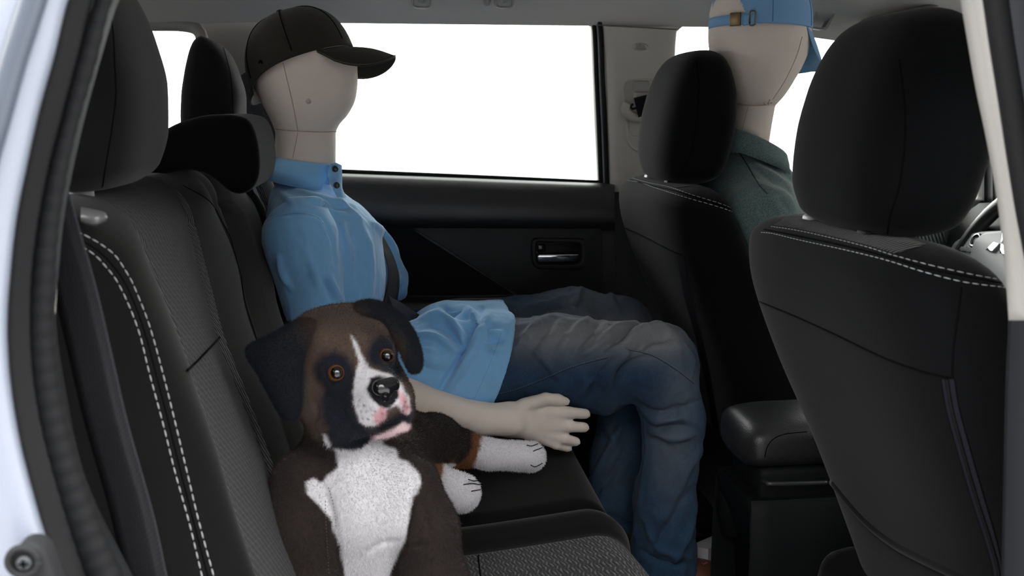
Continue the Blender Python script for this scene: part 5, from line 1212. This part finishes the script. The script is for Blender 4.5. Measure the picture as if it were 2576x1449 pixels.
# ears
def slab(G, th, n=2.5):
    """closed sheet with rounded edges from a grid of points"""
    R, C = G.shape[:2]; N = np.cross(np.gradient(G, axis=1), np.gradient(G, axis=0)); N /= np.linalg.norm(N, axis=2)[..., None]+1e-12
    u, v = np.linspace(-1, 1, C)[None], np.linspace(-1, 1, R)[:, None]; e = np.sqrt(np.clip((1-np.abs(u)**6)*(1-np.abs(v)**8), 0, 1))[..., None]*th/2
    V = np.vstack([(G+N*e).reshape(-1, 3), (G-N*e).reshape(-1, 3)]); K = R*C; F = []
    for i in range(R-1):
        for j in range(C-1): q = [i*C+j, i*C+j+1, (i+1)*C+j+1, (i+1)*C+j]; F += [q, [K+x for x in q[::-1]]]
    return V, F
def lines_grid(lines, n, m):
    G = np.stack([np.array([D(*q) for q in spl(l, n)]) for l in lines], 1); return np.stack([spl(G[i], m) for i in range(n)], 0)
EL = lines_grid([[(764, 806, -.150), (690, 846, -.170), (622, 877, -.170), (655, 940, -.176), (690, 1005, -.178), (714, 1044, -.176), (724, 1052, -.176)],
                 [(772, 804, -.162), (730, 836, -.186), (686, 885, -.192), (690, 945, -.194), (712, 1005, -.192), (726, 1044, -.186), (730, 1053, -.182)],
                 [(784, 804, -.168), (770, 845, -.192), (744, 905, -.196), (738, 960, -.195), (740, 1012, -.192), (738, 1044, -.186), (736, 1053, -.182)],
                 [(794, 806, -.168), (782, 840, -.188), (758, 890, -.186), (750, 950, -.180), (750, 1005, -.178), (746, 1040, -.178), (740, 1052, -.178)]], 46, 34)
ER = lines_grid([[(884, 776, -.115), (912, 764, -.110), (950, 765, -.104), (992, 788, -.106), (1028, 825, -.118), (1050, 875, -.130), (1055, 915, -.138), (1050, 934, -.140)],
                 [(892, 782, -.135), (920, 776, -.135), (955, 783, -.128), (990, 808, -.132), (1020, 848, -.145), (1038, 895, -.155), (1044, 925, -.155), (1042, 936, -.152)],
                 [(900, 792, -.142), (928, 792, -.145), (955, 802, -.138), (982, 828, -.140), (1002, 866, -.146), (1018, 905, -.150), (1030, 928, -.150), (1034, 936, -.148)]], 46, 30)
for G, base, nm in ((EL, 'left', 'ear'), (ER, 'right', 'ear')):
    V, F = slab(G, .0075); F = np.array(F); qq, _ = pix(V); nzz = np.array([mnoise.noise(Vector(v*60)) for v in V])
    if base == 'left': w = np.clip((qq[:, 0]-745)/40+(830-qq[:, 1])/120+nzz*.7, 0, 1)*.6
    else: w = np.clip((qq[:, 1]-(770+(qq[:, 0]-890)*.55))/26+nzz*.6, 0, 1)*(qq[:, 0] < 1022)*.55+np.clip((930-qq[:, 0])/40, 0, 1)*.4
    c = NAVY[None]*(1-w[:, None])+np.array([.060, .034, .022])[None]*w[:, None]
    er = mk(nm, V, F, FURM, dog, attrs={'col': c}, label='floppy dark ear'); fur('fur', V, F, c, 42000, .0028, er, comb=(-.3 if base == 'left' else .4, 0, -1), seed=5)
# eyes and nose
def ball(c, r, n=28, sq=(1, 1, 1)):
    a, b = np.meshgrid(np.linspace(0, 2*math.pi, n, endpoint=False), np.linspace(-math.pi/2, math.pi/2, n//2+1)); G = np.stack([np.cos(b)*np.cos(a)*sq[0], np.cos(b)*np.sin(a)*sq[1], np.sin(b)*sq[2]], -1)*r+c
    return grid(G, close_u=True)
AMBER = plain('amber_eye', (.11, .042, .012), .08, coat=1.0); PUPIL = plain('pupil_black', (.003, .003, .003), .04, coat=1.0); LID = plain('dark_lid', (.008, .008, .010), .9)
for px, py, r in ((845, 938, .0092), (972, 895, .0084)):
    h = hits(db, [(px, py), (px+.5, py)], 2)[0][0]; v = (CAM-h)/np.linalg.norm(CAM-h); gz = v*.96+np.array([.16, -.05, .02]); gz /= np.linalg.norm(gz)
    c = h-v*.0005; ey = mk('eye', *ball(c, r), AMBER, dog, label='amber glass eye'); mk('pupil', *ball(c+gz*.0026, r*.83), PUPIL, ey)
NOSE = plain('glossy_nose', (.006, .006, .007), .13, coat=.7)
hn = hits(db, [(974, 986), (975, 986)], 2)[0][0]; vn = (CAM-hn)/np.linalg.norm(CAM-hn); fw = np.array([.55, -.80, -.2]); fw /= np.linalg.norm(fw); rt = np.cross(fw, [0, 0, 1]); rt /= np.linalg.norm(rt); upv = np.cross(rt, fw)
def nose_f(p):
    c = hn-fw*.003; d = cone(p, c-rt*.0068+upv*.005, c+rt*.0068+upv*.005, .0088, .0088); d = smin(d, cone(p, c, c-upv*.0085, .0092, .0064), .005)
    for s in (-1, 1): d = smax(d, -cone(p, c+rt*.0066*s-upv*.001+fw*.0092, c+rt*.0088*s-upv*.0046+fw*.006, .0030, .0026), .0016)
    return smax(d, -cone(p, c+fw*.0114-upv*.001, c+fw*.0092-upv*.0135, .0010, .0010), .0015)
V, F = build(nose_f, hn-.028, hn+.028, .0009, 1); mk('nose', V, F, NOSE, dog, label='glossy black nose')
for ln in ([(1324, 1122), (1336, 1124), (1352, 1119)], [(1340, 1136), (1362, 1128)], [(1334, 1168), (1346, 1172), (1362, 1164)], [(1164, 1220), (1185, 1218), (1206, 1221)], [(1176, 1208), (1190, 1212), (1204, 1210)], [(1184, 1236), (1206, 1232)]):
    p, _ = hits(db, ln, 14, .0022)
    if len(p) > 4: mk('toe_stitch', *tube(p, .0008, 6), plain('charcoal_thread', (.02, .02, .025), .9), dog)
for ln in ([(818, 1260), (820, 1340), (826, 1449)], [(828, 1225), (842, 1275), (848, 1330)]):
    p, _ = hits(db, ln, 40, .0012)
    if len(p) > 4: mk('seam', *dashes(p, .002, .0016, .0004), plain('brown_thread', (.10, .075, .065), .9), dog, kind='stuff')
# ------------------------------------------------------------------ roof handles, hook, visor
GREYP = plain('grey_plastic', (.30, .30, .295), .45, grain=600, gs=.15)
gh = thing('grab_handle', P(1165, 5, .64), 'grey roof grab handle above the far rear window', 'grab handle')
p = np.array([P(*q) for q in spl([(1060, 4, .635), (1066, -26, .625), (1100, -40, .62), (1165, -42, .618), (1230, -40, .62), (1262, -26, .625), (1268, 4, .635)], 40)]); mk('grip', *tube(p, .008, 12), GREYP, gh)
for a, b in ((1036, 1085), (1245, 1292)):
    V, F = plateY(rounded([(a, -50), (b, -50), (b, 21), (a, 19)], [4, 4, 16, 16]), [], .632, .022, .005); ft = mk('mount', V, F, GREYP, gh, sharp=40)
    q = np.array([P(x, y, .6305) for x, y in spl([(a+2, -30), (a+2, 8), (a+8, 17), ((a+b)/2, 19), (b-8, 18), (b-2, 8), (b-2, -30)], 40)]); mk('mount_rim', *tube(q, .0016, 8), CREAM2, ft)
hk = thing('coat_hook', P(1225, 0, .64), 'small grey coat hook on the ceiling edge between the handle mounts', 'hook')
p = np.array([P(*q) for q in spl([(1218, -30, .64), (1218, 2, .64), (1221, 11, .64), (1229, 11, .64), (1232, 2, .64), (1232, -12, .64)], 30)]); mk('hook_loop', *tube(p, .0024, 8), CREAM2, hk)
mk('hook_base', *box(P(1214, -24, .635), P(1236, -44, .66), .003), GREYP, hk)
gh2 = thing('grab_handle', P(2060, 40, .63), 'grey grab handle on the ceiling edge beside the pale blue cap', 'grab handle')
V, F = plateY(rounded([(1970, -14), (2022, 0), (2049, 4), (2088, 13), (2102, 20), (2099, 36), (2081, 70), (2072, 75), (2047, 72), (2037, 66), (2055, 36), (2051, 28), (1970, 24)], [4, 10, 10, 8, 8, 8, 8, 4, 5, 5, 4, 5, 4]), [], .645, .022, .004); mk('grip', V, F, GREYP, gh2, sharp=40)
q = np.array([P(x, y, .644) for x, y in spl([(2100, 34), (2082, 69), (2072, 74), (2048, 71), (2039, 66), (2054, 38)], 40)]); mk('grip_edge', *tube(q, .0015, 8), CREAM2, gh2)
sv = thing('sun_visor', P(2300, 40, .60), 'cream sun visor folded up under the roof ahead of the near headrest', 'sun visor')
up_ = [(2160, 66, .56), (2176, 52, .56), (2240, 36, .56), (2330, 18, .56), (2440, -8, .56)]; lo_ = [(2164, 70, .60), (2200, 70, .63), (2260, 80, .64), (2360, 100, .64), (2480, 120, .64)]
VIS = plain('beige_vinyl', (.40, .355, .325), .75, grain=500, gs=.2)
A = np.array([P(*q) for q in spl(up_, 30)]); B = np.array([P(*q) for q in spl(lo_, 30)]); Gv = np.stack([A+(B-A)*t for t in np.linspace(0, 1, 8)], 1)
mk('visor_pad', *grid(np.concatenate([Gv, Gv[:, ::-1]+[0, .012, .004]], 1), close_u=True), VIS, sv)
mk('visor_shadow_gap', *tube(A, .0042, 8), plain('shadow_grey_edge', (.10, .09, .085), .8), sv)  # dark strip laid in for the shadow gap above the visor
V, F = plateY(rounded([(2408, 54), (2420, 49), (2440, 50), (2440, 59), (2418, 59)], 2), [], .557, .001, 0); mk('warning_label', V, F, plain('yellow_label', (.62, .50, .06), .6), sv, label='yellow sticker')

# ------------------------------------------------------------------ dashboard, front door trim and steering wheel
dsh = thing('dashboard', (1.4, 0, .3), 'dark dashboard ahead of the steering wheel', 'dashboard')
pr_ = [(1.30, .30), (1.26, .50), (1.25, .66), (1.27, .75), (1.33, .79), (1.50, .80), (1.70, .76), (1.70, .30)]
pr_ = np.array(pr_); G = np.array([[(x, y, z) for x, z in pr_] for y in np.linspace(-.69, .66, 12)]); V, F = grid(G); V, F = cap_ends(G, V, F); mk('dash_body', V, F, DARKP2, dsh, sharp=50)
# ribbed trim on the far front door
n = 60; R = []
for i in range(n*4+1):
    t = i/(n*4); a = 2240+200*t; dz = .0016*math.cos(2*math.pi*t*22); R.append([P(a-14, 560, .664-dz), P(a, 600, .662-dz), P(a+16, 650, .662-dz), P(a+30, 690, .664-dz)])
mk('trim_10', *grid(np.array(R)), plain('grey_green_ribs', (.09, .10, .098), .4), kind='structure', label='ribbed grey trim on the far front door')
# far windscreen pillar
for i, (a, r, m) in enumerate(((2479, .004, RUBBER), (2487, .008, plain('pillar_grey', (.12, .115, .12), .4)), (2498, .006, DARKP2))):
    p = np.array([P(a+(b-400)*.01, b, .69) for b in np.linspace(290, 505, 20)]); mk('trim_11', *tube(p, r, 8), m, kind='structure', label=('black seal', 'grey cover', 'dark edge')[i]+' of the far windscreen pillar')
mk('trim_12', *plateY([(2486, 250), (2900, 250), (2900, 520), (2488, 505)], [], .70, .03, .002), DARKP2, sharp=40, kind='structure', label='dark cover of the far windscreen pillar')
sw = thing('steering_wheel', P(2545, 680, .37), 'steering wheel with grey hub plate and chrome emblem ahead of the far seat', 'steering wheel')
Cw = P(2545, 680, .37); nw = np.array([-math.cos(math.radians(25)), 0, math.sin(math.radians(25))]); uw = np.array([0, 1., 0]); vw = np.cross(uw, nw); vw = vw if vw[2] > 0 else -vw
def PW(px, py, off=0.0):
    d = ray(px, py); c = Cw+nw*off; return CAM+d*(((c-CAM) @ nw)/(d @ nw))
a = np.linspace(0, 2*math.pi, 90); rim = np.array([Cw+.183*(uw*math.cos(t)+vw*math.sin(t)) for t in a]); mk('rim', *tube(rim, .0155, 14), LEATHER, sw)
rim2 = np.array([Cw+.2005*(uw*math.cos(t)+vw*math.sin(t))+nw*.002 for t in np.linspace(-.3, 1.9, 60)]); mk('rim_highlight', *tube(rim2, .0052, 10), plain('rim_highlight_grey', (.62, .60, .63), .2, coat=.8), sw, label='pale strip standing in for the rim highlight')  # gloss highlight along the outer rim, added as a pale strip
def wplate(poly, off, th, bev, m, name, parent, **kw):
    q = np.array([[(PW(*p)-Cw) @ uw, (PW(*p)-Cw) @ vw] for p in poly]); V, F = plate_xy(q, [], th, bev); return mk(name, Cw+np.outer(V[:, 0], uw)+np.outer(V[:, 1], vw)+np.outer(V[:, 2]+off, nw), F, m, parent, sharp=40, **kw)
HUBG = plain('hub_grey', (.36, .37, .38), .4)
hub = wplate(rounded([(2398, 632), (2410, 612), (2440, 594), (2475, 586), (2560, 582), (2640, 640), (2640, 760), (2430, 760), (2400, 690)], 8), .0, .02, .004, HUBG, 'hub_plate', sw)
wplate(rounded([(2458, 660), (2468, 618), (2495, 594), (2560, 588), (2640, 640), (2640, 770), (2480, 770)], 14), .008, .03, .006, HUBG, 'airbag_cover', sw)
bt = Cw*0+PW(2456, 606, .012); rg = np.array([bt+.0135*(uw*math.cos(t)*1.05+vw*math.sin(t))+nw*.001 for t in a]); dp = mk('control_pad', *tube(rg, .004, 10), plain('dark_chrome', (.35, .36, .37), .12, metal=1), sw)
rg = [bt+nw*o for o in (-.003, .002, .003)]; mk('control_button', *tube(rg, [.0075, .007, .002], 20), HUBG, dp)
for x0, x1, y0, y1 in ((2412, 2428, 622, 634), (2430, 2443, 626, 638), (2445, 2460, 628, 640)): wplate([(x0, y0), (x1, y0), (x1+2, y1), (x0-2, y1)], .0115, .003, .0005, plain('switch_grey', (.24, .245, .25), .4), 'switch', sw)  # switches in a darker grey than the hub plate
ce = PW(2519, 613, .026); em = None
for k, ang in enumerate((90, 210, 330)):
    d1, d0, d2 = [np.array([math.cos(math.radians(t)), math.sin(math.radians(t))]) for t in (ang-30, ang, ang+30)]; s_ = .0225
    q = np.array([d0*.0012, d0*.0012+d1*s_, d0*.0012+d0*s_*1.732, d0*.0012+d2*s_]); q[:, 0] *= -1
    V, F = plate_xy(q[::-1], [], .005, .0012); o = mk('emblem', ce+np.outer(V[:, 0], uw)+np.outer(V[:, 1], vw)+np.outer(V[:, 2], nw), F, CHROME, sw, sharp=30, label='chrome diamond of the emblem')

# ------------------------------------------------------------------ seat rail covers on the floor
rc = thing('rail_cover', pz(1780, 1362, .07), 'light grey seat rail cover with a black strip on the floor beside the brown shoe', 'rail cover')
def slabz(poly, z, th, m, name, parent):
    A = np.array([pz(a, b, z) for a, b in poly]); G = np.stack([A-[0, 0, th], A], 0); V, F = grid(G, close_u=True); V, F = cap_ends(G, V, F); return mk(name, V, F, m, parent, smooth=False)
PALE = plain('pale_grey_plastic', (.42, .41, .42), .45)
slabz([(1745, 1362), (1806, 1337), (1813, 1344), (1814, 1364), (1782, 1381), (1752, 1376)], .205, .14, PALE, 'plate', rc)
slabz([(1744, 1357), (1800, 1335), (1808, 1338), (1746, 1364)], .208, .004, SEAMD, 'black_strip', rc)
slabz([(1815, 1449), (1838, 1438), (1842, 1446), (1824, 1460)], .205, .02, PALE, 'plate', rc)
